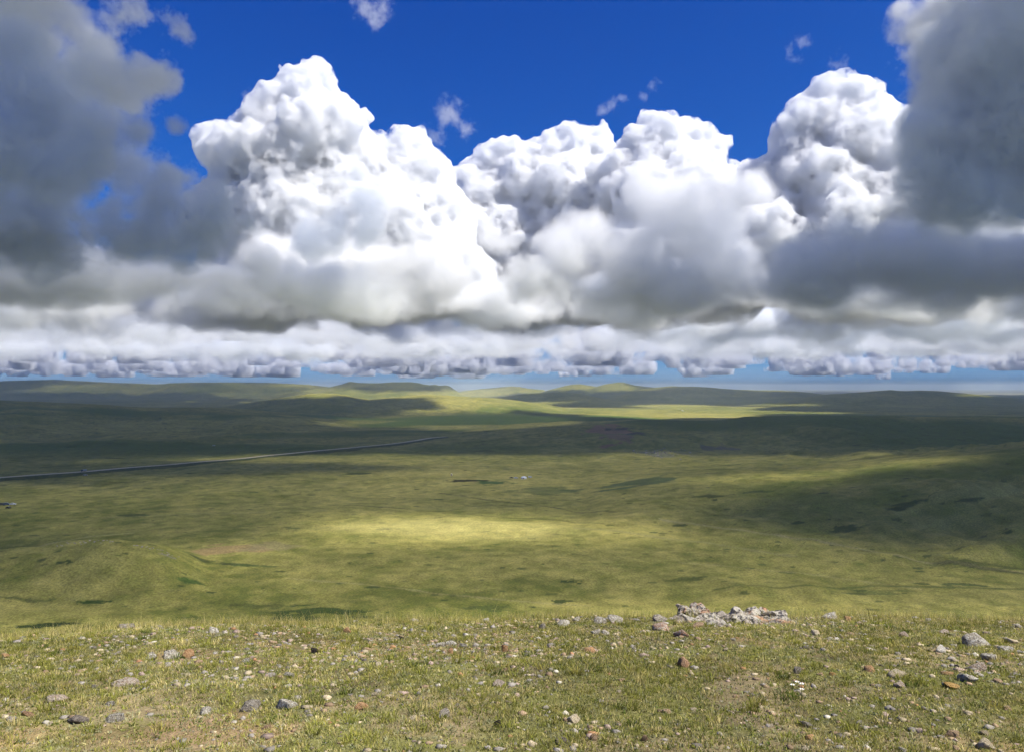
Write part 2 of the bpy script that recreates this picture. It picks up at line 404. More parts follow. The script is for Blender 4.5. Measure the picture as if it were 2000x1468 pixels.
bm = bmesh.new(); bmesh.ops.create_icosphere(bm, subdivisions=3, radius=1)
IV3 = np.array([v.co for v in bm.verts]); IF3 = np.array([[v.index for v in f.verts] for f in bm.faces]); bm.free()

def stone_mat(name, c1, c2, c3=None, lichen=0.0, scale=9.0, pale=(.60, .57, .48), dk=.56):
    m, N = new_mat(name)
    tc = N.n('ShaderNodeTexCoord').outputs['Object']; oi = N.n('ShaderNodeObjectInfo').outputs['Random']
    ad = N.n('ShaderNodeVectorMath', operation='ADD'); N.l(tc, ad.inputs[0])
    cb = N.n('ShaderNodeCombineXYZ'); N.l(N.m('MULTIPLY', oi, 37.0), cb.inputs[0]); N.l(N.m('MULTIPLY', oi, 11.0), cb.inputs[1]); N.l(cb.outputs[0], ad.inputs[1])
    p = ad.outputs[0]
    n1 = N.noise(p, scale * .35, 5, .65); n2 = N.noise(p, scale * 2.2, 4, .7); n3 = N.noise(p, scale * .8, 6, .7)
    c = N.ramp(n1, [(.36, c1), (.62, c2)])
    c = N.mix(1.0, c, N.ramp(n2, [(.30, (.62, .60, .58)), (.62, (1.1, 1.1, 1.1))]), 'MULTIPLY')
    if lichen:
        c = N.mix(N.ramp(n3, [(.50, (0, 0, 0)), (.56, (lichen, lichen, lichen))]), c, pale)
        nb_ = N.noise(p, scale * 1.5, 6, .75, 0)
        c = N.mix(N.ramp(nb_, [(dk, (0, 0, 0)), (dk + .05, (.9, .9, .9))]), c, (.028, .025, .022))
        if c3: c = N.mix(N.ramp(N.noise(p, scale * .5, 4, .6), [(.56, (0, 0, 0)), (.64, (.85, .85, .85))]), c, c3)
    v = N.m('MULTIPLY_ADD', oi, .5, .75)
    s_ = N.n('ShaderNodeVectorMath', operation='SCALE'); N.l(c, s_.inputs[0]); N.l(v, s_.inputs['Scale'])
    finish(N, s_.outputs[0], .92, N.m('ADD', n3, N.m('MULTIPLY', n2, .5)), .8, .05, spec=.12)
    return m

SM = {
    'lichen': stone_mat('lichen_stone', (.30, .265, .21), (.44, .39, .30), lichen=.95),
    'lichenred': stone_mat('reddish_lichen_stone', (.36, .19, .11), (.40, .29, .22), (.42, .20, .10), lichen=.7),
    'grey': stone_mat('grey_stone', (.24, .21, .165), (.38, .33, .26), lichen=.35),
    'cream': stone_mat('cream_stone', (.45, .36, .22), (.60, .52, .37)),
    'white': stone_mat('white_stone', (.50, .46, .38), (.64, .60, .51)),
    'orange': stone_mat('orange_stone', (.44, .24, .11), (.56, .36, .19)),
    'tan': stone_mat('tan_stone', (.33, .225, .13), (.46, .33, .21)),
    'pink': stone_mat('pinkish_stone', (.38, .28, .20), (.50, .40, .30), lichen=.5),
    'dark': stone_mat('dark_stone', (.022, .018, .016), (.055, .045, .04)),
    'slate': stone_mat('slate_stone', (.15, .125, .10), (.25, .215, .175)),
    'ochre': stone_mat('ochre_stone', (.38, .23, .07), (.50, .33, .13)),
    'rust': stone_mat('rust_stone', (.27, .155, .085), (.36, .235, .14)),
}
SHAPES = [mesh_from('stone', stone_mesh(300 + k, [.55, .62, .7, .45, .38, .8][k % 6]), IF3) for k in range(18)]
_cache = {}
def stone(px, py, wpx, typ, label=None, flat=None, group='stones scattered over the near slope', shape=None, name='stone', sink=.42):
    h_ = (hit_near if name == 'stone' else hit)(px, py); s_ = max(wpx, 3) / F * h_.y
    k = shape if shape is not None else int(rng.integers(0, len(SHAPES)))
    if (k, typ) not in _cache:
        m_ = SHAPES[k].copy(); m_.materials.clear(); m_.materials.append(SM[typ]); m_.name = typ + '_stone'; _cache[(k, typ)] = m_
    me = _cache[(k, typ)]
    o = link(bpy.data.objects.new(name, me))
    hgt = .36 * s_ if flat is None else flat * s_
    zx = me.vertices; top_ = max(v.co.z for v in zx) if (k, 'z') not in _cache else _cache[(k, 'z')]; _cache[(k, 'z')] = top_
    o.scale = (s_, s_ * rng.uniform(.7, 1.1), hgt / (top_ * (2 - 2 * sink)) if top_ > 0 else s_)
    o.rotation_euler = (rng.uniform(-.15, .15), rng.uniform(-.15, .15), rng.choice([0, math.pi]) + rng.uniform(-.5, .5))
    o.location = (h_.x, h_.y + s_ * .3, h_.z + top_ * o.scale[2] * (1 - 2 * sink) )
    COL = {'lichen': 'grey lichen-spotted', 'lichenred': 'reddish lichen-spotted', 'grey': 'grey', 'cream': 'cream', 'white': 'whitish', 'orange': 'orange', 'tan': 'tan', 'pink': 'pinkish grey', 'dark': 'blackish', 'slate': 'dark slate', 'ochre': 'ochre', 'rust': 'rust brown'}
    tag(o, label or f'small {COL[typ]} stone lying in the short grass of the near slope', 'stone', group)
    return o

BIG = [  # px, py of the foot, width, kind, label, height/width
    (1912, 1262, 62, 'lichen', 'large pale boulder spotted with lichen near the right edge', .48),
    (1757, 1324, 42, 'cream', 'large smooth cream stone between grass tufts on the right', .42),
    (1979, 1256, 30, 'cream', 'cream stone behind the large lichen boulder at the right edge', .4),
    (1929, 1462, 34, 'cream', 'cream lump of stone in the bottom right corner', .6),
    (1865, 1440, 30, 'tan', 'blocky tan brown stone above the bottom right corner', .5),
    (1900, 1332, 40, 'lichen', 'black and white lichen stone below the large boulder on the right', .5),
    (1916, 1310, 44, 'pink', 'flat pinkish rock slab under the large boulder on the right', .4),
    (1937, 1290, 34, 'lichen', 'jagged lichen rock just below the large boulder on the right', .45),
    (1966, 1272, 30, 'lichen', 'lichen rock touching the right side of the large boulder', .5),
    (1838, 1274, 22, 'white', 'bluish white stone with a hollow left of the large boulder', .8),
    (1866, 1344, 32, 'ochre', 'ochre wedge-shaped stone right of the large cream stone', .35),
    (1857, 1318, 26, 'orange', 'flat orange stone right of the large cream stone', .3),
    (1704, 1311, 22, 'orange', 'rounded orange stone left of the large cream stone', .6),
    (1597, 1240, 20, 'cream', 'bright cream stone just right of the rock outcrop', .6),
    (1622, 1209, 34, 'lichen', 'grey rock standing on the hill edge right of the outcrop', .5),
    (1657, 1213, 14, 'orange', 'leaning orange stone on the hill edge right of the outcrop', 1.0),
    (1120, 1410, 30, 'cream', 'cream stone low in the middle of the foreground', .5),
    (1160, 1445, 20, 'tan', 'upright triangular brown stone near the bottom middle', .8),
    (1100, 1450, 28, 'slate', 'dark slate shard near the bottom middle', .25),
    (1260, 1447, 14, 'tan', 'upright tan stone near the bottom middle right', 1.1),
    (1156, 1274, 24, 'orange', 'bright orange stone left of the middle of the near slope', .5),
    (1205, 1216, 34, 'lichen', 'dark-faced lichen rock on the hill edge left of the outcrop', .5),
    (1172, 1217, 26, 'lichen', 'whitish lichen rock on the hill edge, second left of the outcrop', .5),
    (1126, 1214, 20, 'lichen', 'small lichen rock on the hill edge beside a pair of rocks', .5),
    (1103, 1221, 30, 'lichen', 'jagged lichen rock leaning on the hill edge left of the outcrop', .5),
    (1060, 1227, 16, 'grey', 'small dark-sided stone standing in grass left of the lichen rocks', .8),
    (1290, 1213, 32, 'grey', 'grey rock touching the left foot of the outcrop', .4),
    (1293, 1234, 36, 'lichenred', 'orange stained rock below the left end of the outcrop', .55),
    (1330, 1244, 36, 'lichenred', 'reddish lichen rock in front of the outcrop', .5),
    (1362, 1226, 30, 'tan', 'smooth tan stone at the foot of the outcrop', .4),
    (1338, 1302, 26, 'rust', 'upright red and grey rock stuck in the grass below the outcrop', .9),
    (552, 1385, 52, 'lichen', 'low dome of grey lichen rock left of the bottom middle', .45),
    (485, 1388, 42, 'grey', 'grey purple rock left of the lichen dome', .5),
    (332, 1285, 40, 'lichen', 'long grey slab beside an orange stone on the left', .4),
    (292, 1288, 34, 'lichen', 'lumpy lichen rock left of the grey slab on the left', .45),
    (368, 1283, 22, 'orange', 'round orange stone beside the grey slab on the left', .8),
    (216, 1410, 46, 'lichen', 'lichen rock low on the left above the bottom edge', .4),
    (150, 1412, 50, 'slate', 'dark flat slab low on the left', .35),
    (245, 1338, 52, 'pink', 'flat broken brown and grey rock on the left', .3),
    (108, 1372, 56, 'pink', 'flat pinkish grey slab near the left edge', .3),
    (50, 1398, 30, 'rust', 'rust brown flat stone near the bottom left corner', .35),
    (417, 1236, 30, 'lichen', 'white lichen stone on the hill edge on the left', .4),
    (240, 1228, 38, 'grey', 'long low grey rock on the hill edge at left', .3),
    (8, 1283, 18, 'orange', 'orange stone at the left edge of the near slope', .7),
    (676, 1235, 18, 'orange', 'thin orange stone standing on the slope left of the middle', .8),
    (783, 1248, 16, 'dark', 'blackish stone in the upper middle of the near slope', .5),
    (615, 1275, 22, 'dark', 'blackish stone left of the middle of the near slope', .5),
    (975, 1420, 22, 'dark', 'black lump of stone in the bottom middle', .75),
    (881, 1275, 14, 'orange', 'small orange stone under a heap of lichen pebbles', .9),
    (985, 1272, 16, 'orange', 'pinkish orange stone standing right of the lichen pebbles', 1.1),
    (810, 1216, 24, 'lichen', 'pale layered rock on the hill edge in the middle', .5),
    (694, 1210, 12, 'white', 'small upright white stone on the hill edge', .8),
    (946, 1214, 22, 'white', 'flat white stone on the hill edge near the middle', .4),
    (866, 1400, 32, 'grey', 'round grey stone low in the middle', .5),
    (705, 1386, 28, 'orange', 'broken orange tan rock low left of the middle', .6),
    (973, 1341, 30, 'pink', 'pinkish rock in the middle of the near slope', .5),
    (1558, 1315, 22, 'grey', 'round grey stone on the right with a pale cap', .8),
    (1576, 1420, 30, 'grey', 'grey stone low on the right', .5),
    (1584, 1444, 26, 'orange', 'flat orange stone low on the right', .4),
    (398, 1394, 26, 'lichen', 'grey speckled rock low left of the middle', .6),
]
for px, py, wp, typ, lab, fl in BIG:
    stone(px, py, wp * .88, typ, lab, fl * .85, group='larger stones of the near slope')
MED = [(170, 1231, 20, 'grey'), (226, 1278, 18, 'grey'), (325, 1300, 20, 'lichen'), (478, 1292, 20, 'lichen'), (210, 1378, 26, 'lichen'), (88, 1374, 22, 'slate'), (20, 1408, 24, 'grey'), (97, 1414, 16, 'cream'), (297, 1436, 12, 'tan'), (180, 1342, 18, 'grey'),
       (631, 1258, 14, 'cream'), (627, 1292, 14, 'cream'), (860, 1262, 22, 'lichen'), (880, 1260, 26, 'lichen'), (905, 1263, 24, 'lichen'), (850, 1264, 14, 'lichen'), (876, 1286, 16, 'grey'), (740, 1300, 20, 'cream'), (526, 1321, 22, 'grey'), (565, 1320, 26, 'lichen'), (588, 1322, 10, 'grey'),
       (673, 1392, 8, 'white'), (732, 1358, 18, 'cream'), (805, 1403, 18, 'cream'), (985, 1311, 20, 'tan'), (992, 1372, 16, 'pink'), (518, 1424, 26, 'tan'), (575, 1424, 16, 'tan'), (609, 1463, 14, 'cream'), (790, 1433, 12, 'cream'), (823, 1400, 12, 'pink'),
       (1052, 1247, 14, 'white'), (1242, 1211, 14, 'lichen'), (1300, 1218, 16, 'white'), (1210, 1238, 12, 'cream'), (1165, 1238, 26, 'lichen'), (1185, 1239, 22, 'lichen'), (1331, 1278, 14, 'cream'), (1419, 1270, 15, 'cream'), (1431, 1250, 15, 'grey'), (1210, 1351, 14, 'cream'), (1176, 1371, 14, 'grey'),
       (1358, 1389, 18, 'cream'), (1452, 1386, 18, 'pink'), (1305, 1392, 22, 'tan'), (1290, 1390, 14, 'tan'), (1215, 1330, 18, 'tan'), (1030, 1466, 18, 'cream'), (1040, 1320, 16, 'pink'), (1055, 1322, 14, 'white'), (1688, 1211, 16, 'grey'), (1637, 1249, 14, 'white'), (1848, 1236, 24, 'pink'), (1855, 1241, 12, 'dark'), (1990, 1222, 14, 'white'), (1998, 1275, 18, 'lichen'),
       (1706, 1264, 16, 'cream'), (1755, 1278, 16, 'lichen'), (1755, 1286, 10, 'white'), (1650, 1275, 14, 'cream'), (1630, 1275, 11, 'cream'), (1560, 1288, 12, 'rust'), (1628, 1318, 16, 'ochre'), (1605, 1318, 16, 'tan'), (1802, 1321, 8, 'white'), (1950, 1331, 22, 'tan'), (1760, 1342, 28, 'pink'), (1715, 1342, 18, 'grey'), (1872, 1464, 20, 'tan'), (1820, 1466, 22, 'cream'), (1925, 1435, 24, 'cream'),
       (1505, 1418, 16, 'cream'), (1518, 1416, 14, 'cream'), (1970, 1386, 20, 'tan'), (1575, 1466, 18, 'cream'), (1680, 1412, 16, 'grey'), (1645, 1242, 12, 'cream'), (1770, 1243, 30, 'pink'), (1740, 1248, 16, 'lichen'), (1870, 1302, 16, 'dark'), (1815, 1272, 16, 'dark'), (1788, 1207, 14, 'white'), (1815, 1212, 16, 'white'), (1722, 1300, 12, 'slate'), (1690, 1240, 10, 'white'), (1665, 1240, 16, 'tan'), (1440, 1361, 14, 'tan'), (1390, 1425, 14, 'tan'), (1530, 1352, 10, 'tan'), (1712, 1395, 10, 'white')]
for px, py, wp, typ in MED: stone(px, py, wp * .8, typ)
kinds = ['grey', 'lichen', 'cream', 'tan', 'pink', 'orange', 'white', 'slate', 'rust', 'ochre']; wts = np.array([.18, .17, .24, .17, .10, .04, .03, .01, .01, .01])
cnt = 0; CLUST = [(rng.uniform(0, 2000), rng.uniform(1225, 1455)) for _ in range(22)] + [(880, 1264), (1200, 1240), (1900, 1300), (1480, 1225), (220, 1390), (540, 1420)]
while cnt < 190:
    px = rng.uniform(-10, 2010); edge = HY + F * np.interp(px, EDGE_PX, EDGE_T); py = edge + 6 + (1468 - edge) * rng.random() ** 1.3
    if cnt % 10 < 6:
        c_ = CLUST[int(rng.integers(0, len(CLUST)))]; px = c_[0] + rng.normal() * 38; py = max(c_[1] + rng.normal() * 9, edge + 4)
    stone(px, py, rng.uniform(4, 8.5) * (.7 + .5 * (py - 1200) / 268), str(rng.choice(kinds, p=wts / wts.sum()))); cnt += 1

# the outcrop on the edge of the hill
def outcrop(lumps, seed, voxel):
    vs, fs, n0 = [], [], 0
    for k, (px, py, wp, hp, dep, dy) in enumerate(lumps):
        h_ = hit_near(px, py); s_ = 1.0 / F * h_.y
        v = stone_mesh(seed + k, 1.0, 12, .16)
        v = v * np.array([wp * s_, dep, 1.0]); v[:, 2] = v[:, 2] / (v[:, 2].max() - v[:, 2].min()) * hp * s_ * 1.7
        v = v + np.array([h_.x, h_.y + dy, h_.z + hp * s_ * .12])
        vs.append(v); fs.append(IF3 + n0); n0 += len(v)
    me = mesh_from('rock_outcrop', np.concatenate(vs), np.concatenate(fs)); o = link(bpy.data.objects.new('rock_outcrop', me))
    md = o.modifiers.new('remesh', 'REMESH'); md.mode = 'VOXEL'; md.voxel_size = voxel
    dg = bpy.context.evaluated_depsgraph_get(); me2 = bpy.data.meshes.new_from_object(o.evaluated_get(dg)); o.modifiers.clear(); o.data = me2
    a = np.empty(len(me2.vertices) * 3, np.float32); me2.vertices.foreach_get('co', a); a = a.reshape(-1, 3); nn = np.empty_like(a).ravel(); me2.vertices.foreach_get('normal', nn); nn = nn.reshape(-1, 3)
    ds = (vn3(a * 7., 3) - .5) * .09 + (np.abs(vn3(a * 15., 4) - .5)) * -.075 + (vn3(a * 50., 5) - .5) * .018
    a = a + nn * ds[:, None]; me2.vertices.foreach_set('co', a.ravel().astype(np.float32)); me2.update()
    me2.materials.clear(); me2.materials.append(stone_mat('outcrop_rock', (.24, .205, .17), (.36, .325, .27), (.36, .20, .11), lichen=.7, scale=7, pale=(.39, .365, .30), dk=.51)); me2.name = 'rock_outcrop'
    return o
oc = outcrop([(1400, 1215, 170, 11, .34, 0), (1490, 1213, 130, 12, .34, 0), (1440, 1213, 220, 11, .3, .03), (1440, 1211, 110, 13, .3, .06), (1330, 1212, 60, 9, .25, 0), (1330, 1206, 22, 24, .25, 0), (1346, 1203, 40, 22, .35, .1), (1368, 1206, 36, 20, .3, .05), (1322, 1214, 20, 16, .2, -.1), (1392, 1210, 46, 14, .35, 0), (1395, 1217, 40, 12, .3, -.15), (1425, 1212, 50, 10, .4, .05),
              (1452, 1210, 44, 20, .35, .1), (1470, 1207, 50, 22, .4, .15), (1492, 1208, 46, 20, .35, .1), (1515, 1210, 40, 17, .35, .1), (1532, 1213, 32, 14, .3, 0), (1448, 1217, 40, 10, .3, -.1), (1478, 1216, 50, 9, .3, -.05)], 900, .014)
tag(oc, 'jagged lichen-covered rock outcrop on the edge of the near slope', 'rock outcrop')

# rocks far off
for px in list(np.linspace(112, 222, 22)) + list(np.linspace(262, 345, 20)):
    cy_ = np.interp(px, RIDGES[-1][0], RIDGES[-1][1])
    stone(px + rng.uniform(-3, 3), cy_ + 2.5 + abs(rng.normal()) * 2.5, rng.uniform(2.2, 4.5), 'grey', 'pale rock strewn along the crest of the grassy knoll at left', group='pale rocks on the crest of the knoll', name='rock')
for k in range(46):
    px, py = 1285 + rng.normal() * 24, 884 + rng.normal() * 5
    stone(px, py, rng.uniform(2.5, 5), 'grey', 'grey rock in the scatter at the foot of the dark hill', group='grey rocks at the foot of the dark hill', name='rock')

# small stones nobody could count
def scatter_area(n, y0, y1, p=1.0):
    y = y0 + (y1 - y0) * rng.random(n) ** p; x = (rng.random(n) * 2 - 1) * (.72 * y + .4); return x, y
x, y = scatter_area(16000, 2.7, 12.5, .75)
kp = fbm2(x, y, .8, 3, 401) + .2 * (rng.random(len(x)) - .5) > .43; x, y = x[kp], y[kp]
z = terrain(x, y); sz = .006 + .017 * rng.random(len(x)) ** 3; sz *= .8 + y / 14
bmv = np.array([v.co for v in SHAPES[0].vertices])
bm = bmesh.new(); bmesh.ops.create_icosphere(bm, subdivisions=1, radius=1); I1 = np.array([v.co for v in bm.verts]); G1 = np.array([[v.index for v in f.verts] for f in bm.faces]); bm.free()
jit = 1 + (rng.random((len(x), len(I1), 1)) - .5) * .7
axs = np.stack([rng.uniform(.8, 1.5, len(x)), rng.uniform(.8, 1.5, len(x)), rng.uniform(.4, .8, len(x))], 1)
Pv = I1[None] * jit * (axs * sz[:, None])[:, None, :] + np.stack([x, y, z + sz * .15], 1)[:, None, :]
Pf = (G1[None] + (np.arange(len(x)) * len(I1))[:, None, None]).reshape(-1, 3)
pal = np.array([(.30, .27, .23), (.46, .38, .25), (.34, .24, .15), (.36, .27, .22), (.50, .46, .37), (.16, .14, .12), (.40, .22, .11)])
pc = pal[rng.choice(7, len(x), p=[.29, .24, .24, .12, .04, .04, .03])] * rng.uniform(.7, 1.2, (len(x), 1))
pm_ = mesh_from('pebbles', Pv.reshape(-1, 3), Pf, False); set_color(pm_, np.repeat(pc, len(I1), 0))
mp, N = new_mat('pebbles'); a_ = N.n('ShaderNodeAttribute', attribute_name='tint').outputs['Color']
finish(N, N.mix(1.0, a_, N.ramp(N.noise(N.n('ShaderNodeTexCoord').outputs['Object'], 90, 4), [(.3, (.6, .6, .6)), (.7, (1.15, 1.15, 1.15))]), 'MULTIPLY'), .95, spec=.1)
tag(obj('pebbles', pm_, mp), 'loose pebbles of many colours strewn among the grass of the near slope', 'pebbles', kind='stuff')

# ------------------------------------------------------------------ grass and low herbs of the near slope
def blades(x, y, z, n_per, length, width, lean, colr, cvar=.18, spread=.03):
    n = len(x); N_ = n * n_per
    rep = lambda a: np.repeat(a, n_per, axis=0)
    ang = rng.random(N_) * 2 * math.pi; rad = np.sqrt(rng.random(N_)) * rep(spread)
    bx, by = rep(x) + np.cos(ang) * rad, rep(y) + np.sin(ang) * rad
    bz = rep(z) - .006
    Ln = rep(length) * rng.uniform(.45, 1.15, N_); W_ = rep(width) * rng.uniform(.7, 1.3, N_)
    la = ang + rng.normal(0, .7, N_); ll = lean * rng.uniform(.3, 1.3, N_)
    dx, dy = np.cos(la), np.sin(la); fa_ = rng.random(N_) * math.pi; wx_, wy_ = np.cos(fa_), np.sin(fa_)
    m_x, m_y, m_z = bx + dx * Ln * ll * .35, by + dy * Ln * ll * .35, bz + Ln * .55
    t_x, t_y, t_z = bx + dx * Ln * ll, by + dy * Ln * ll, bz + Ln * np.sqrt(np.maximum(1 - (ll * .8) ** 2, .12))
    Vv = np.stack([np.stack([bx - wx_ * W_, by - wy_ * W_, bz], 1), np.stack([bx + wx_ * W_, by + wy_ * W_, bz], 1),
                   np.stack([m_x + wx_ * W_ * .8, m_y + wy_ * W_ * .8, m_z], 1), np.stack([m_x - wx_ * W_ * .8, m_y - wy_ * W_ * .8, m_z], 1), np.stack([t_x, t_y, t_z], 1)], 1).reshape(-1, 3)
    k = np.arange(N_)[:, None] * 5
    Ff = np.concatenate([k + np.array([0, 1, 2]), k + np.array([0, 2, 3]), k + np.array([3, 2, 4])], 1).reshape(-1, 3)
    Cc = rep(colr) * (1 + rng.normal(0, cvar, (N_, 1)))
    return Vv, Ff, np.repeat(np.clip(Cc, .004, .8), 5, 0)

GP = np.array([(.235, .235, .045), (.18, .18, .04), (.26, .245, .115), (.46, .385, .155), (.085, .115, .02), (.32, .28, .07)])
def pick(n, p, x, y):
    k = rng.choice(len(GP), n, p=p); c = GP[k] * 1.12
    big = fbm2(x, y, 1.1, 3, 301)[:, None]; return c * (.72 + .6 * big)
parts = []
x, y = scatter_area(int(95000 * DETAIL), 2.6, 13.5, .8)
keep = fbm2(x, y, .5, 3, 61) + .25 * (rng.random(len(x)) - .5) > .40; x, y = x[keep], y[keep]
n = len(x); far = 1 + y / 14
parts.append(blades(x, y, terrain(x, y), 9, rng.uniform(.018, .042, n) * (.6 + .9 * fbm2(x, y, .7, 2, 305)), .0013 * far, .8, pick(n, [.24, .20, .22, .22, .05, .07], x, y), spread=rng.uniform(.015, .045, n)))
x, y = scatter_area(int(52000 * DETAIL), 2.6, 13.0, .8)          # grey-green herbs with broader leaves close to the soil
n = len(x); far = 1 + y / 14
parts.append(blades(x, y, terrain(x, y), 8, rng.uniform(.014, .03, n), .0028 * far, 1.0, pick(n, [.14, .26, .40, .08, .08, .04], x, y) * np.array([.95, 1, 1.15]), spread=rng.uniform(.01, .035, n)))
x, y = scatter_area(int(1300 * DETAIL), 2.7, 13.0, .7)            # fuller tufts
n = len(x)
parts.append(blades(x, y, terrain(x, y), 46, rng.uniform(.04, .075, n), .0014 * (1 + y / 14), .75, pick(n, [.46, .16, .04, .12, .12, .10], x, y), spread=rng.uniform(.03, .06, n)))
# long thin stems along the brow
x = rng.uniform(-11, 11, 13000); pxe = 1000 + F * x / 10.5; te = np.interp(pxe, EDGE_PX, EDGE_T); y = 3.2 / te * rng.uniform(.82, 1.25, len(x)); n = len(x)
parts.append(blades(x, y, terrain(x, y), 3, rng.uniform(.05, .19, n) * (.5 + fbm2(x, y, .6, 2, 310)), np.full(n, .0015), .55, pick(n, [.18, .10, .10, .56, 0, .06], x, y), spread=np.full(n, .03)))
x, y = scatter_area(500, 4, 11, .7); n = len(x)
parts.append(blades(x, y, terrain(x, y), 5, rng.uniform(.10, .20, n), np.full(n, .0012), .45, pick(n, [.1, .1, .1, .7, 0, 0], x, y), spread=np.full(n, .03)))
o_ = 0; vs, fs, cs = [], [], []
for a, b, c in parts: vs.append(a); fs.append(b + o_); cs.append(c); o_ += len(a)
gme = mesh_from('grass', np.concatenate(vs), np.concatenate(fs), False); set_color(gme, np.concatenate(cs)); print('grass faces', len(gme.polygons))
mgr, N = new_mat('grass'); a_ = N.n('ShaderNodeAttribute', attribute_name='tint').outputs['Color']
df = N.n('ShaderNodeBsdfDiffuse'); tr = N.n('ShaderNodeBsdfTranslucent'); mx = N.n('ShaderNodeMixShader'); mx.inputs[0].default_value = .3; o2 = N.n('ShaderNodeOutputMaterial')
N.l(a_, df.inputs[0]); N.l(a_, tr.inputs[0]); N.l(df.outputs[0], mx.inputs[1]); N.l(tr.outputs[0], mx.inputs[2]); N.l(mx.outputs[0], o2.inputs[0])
tag(obj('grass', gme, mgr), 'short mixed steppe grass and grey-green herbs among the stones', 'grass', kind='stuff')

# white flowers on the right
mw = plain('white_petal', (.8, .8, .82), .7, .2, .05); ms = plain('green_stem', (.06, .10, .02), .8, .1); my = plain('yellow_centre', (.6, .42, .06), .8, .1)
FL = [(1548, 1348, 'left one of the small white wildflowers in the grass at right'), (1557, 1342, 'upper white wildflower in the grass at right'), (1566, 1346, 'right one of the small white wildflowers in the grass at right'), (1566, 1357, 'lowest of the small white wildflowers in the grass at right')]
for px, py, lab in FL:
    h_ = hit(px, py + 4); e_ = tag(empty('wildflower', h_), lab, 'flower', 'white wildflowers')
    b = bmesh.new(); bmesh.ops.create_cone(b, cap_ends=True, segments=6, radius1=.0015, radius2=.001, depth=.05); bmesh.ops.translate(b, verts=b.verts, vec=(0, 0, .025)); m_ = bpy.data.meshes.new('stem'); b.to_mesh(m_); b.free(); obj('stem', m_, ms, e_)
    b = bmesh.new(); bmesh.ops.create_uvsphere(b, u_segments=10, v_segments=6, radius=.004); bmesh.ops.translate(b, verts=b.verts, vec=(0, 0, .053)); m_ = bpy.data.meshes.new('flower_centre'); b.to_mesh(m_); b.free(); obj('flower_centre', m_, my, e_)
    pv_, pf_ = [], []
    for k in range(7):
        a = k / 7 * 2 * math.pi; u_ = np.array([math.cos(a), math.sin(a), .25]); w_ = np.array([-math.sin(a), math.cos(a), 0]); n0 = len(pv_); b0 = np.array([0, 0, .051])
        pv_ += [b0 + u_ * .003, b0 + u_ * .010 + w_ * .0045, b0 + u_ * .017, b0 + u_ * .010 - w_ * .0045]; pf_.append((n0, n0 + 1, n0 + 2, n0 + 3))
    m_ = mesh_from('petals', np.array(pv_), np.array(pf_), False); obj('petals', m_, mw, e_)

# ------------------------------------------------------------------ the herders' camps, vehicles and animals in the valley
felt = plain('white_felt', (.80, .78, .72), .9, .1, .06, .8); felt2 = plain('roof_felt', (.84, .83, .80), .9, .1, .05, .8); wood_o = plain('painted_door', (.34, .12, .05), .6, .3); steel = plain('dark_steel', (.05, .05, .05), .5, .4); rope_m = plain('rope', (.35, .28, .18), .9, .1)
glass_m = plain('dark_glass', (.02, .025, .03), .15, .5, .05); rubber = plain('rubber', (.02, .02, .02), .9, .1); chrome = plain('grey_metal', (.35, .35, .34), .4, .5)

def lathe(name, prof, mat, parent, seg=28):
    pr = np.array(prof, float); a = np.arange(seg) / seg * 2 * math.pi
    v = np.stack([pr[:, None, 0] * np.cos(a), pr[:, None, 0] * np.sin(a), np.repeat(pr[:, 1:2], seg, 1)], -1).reshape(-1, 3)
    i = np.arange(len(pr) * seg).reshape(len(pr), seg); j = np.roll(i, -1, 1)
    return obj(name, mesh_from(name, v, np.stack([i[:-1], j[:-1], j[1:], i[1:]], -1).reshape(-1, 4)), mat, parent)

def box(name, size, cen, mat, parent, bev=.03, rotz=0):
    b = bmesh.new(); bmesh.ops.create_cube(b, size=1); bmesh.ops.scale(b, verts=b.verts, vec=size)
    if bev: bmesh.ops.bevel(b, geom=b.edges[:], offset=bev, segments=2, affect='EDGES')
    bmesh.ops.translate(b, verts=b.verts, vec=cen); m_ = bpy.data.meshes.new(name); b.to_mesh(m_); b.free()
    return obj(name, m_, mat, parent)

def yurt(p, label, rotz, s_=1.0):
    t = tag(empty('yurt', p, rotz), label, 'yurt'); t.scale = (s_, s_, s_)
    lathe('wall', [(2.95, -.3), (3.0, .0), (3.05, .8), (3.0, 1.55), (2.92, 1.62)], felt, t)
    lathe('roof', [(3.12, 1.50), (3.10, 1.62), (2.2, 2.08), (1.2, 2.48), (.75, 2.62), (.72, 2.70), (.02, 2.72)], felt2, t)
    lathe('crown_ring', [(.72, 2.71), (.78, 2.78), (.66, 2.84), (.60, 2.74)], wood_o, t)
    lathe('stovepipe', [(.09, 2.5), (.09, 3.7), (.02, 3.72)], steel, t, 10)
    for h_ in (.55, 1.25): lathe('rope', [(3.08, h_ - .03), (3.13, h_), (3.08, h_ + .03)], rope_m, t)
    dr = box('door', (.85, .12, 1.45), (-.9, -2.98, .75), wood_o, t); box('door_frame', (1.05, .10, 1.6), (-.9, -2.90, .78), felt2, t)
    box('handle', (.05, .06, .12), (-.6, -3.06, .75), steel, dr, 0)
    return t

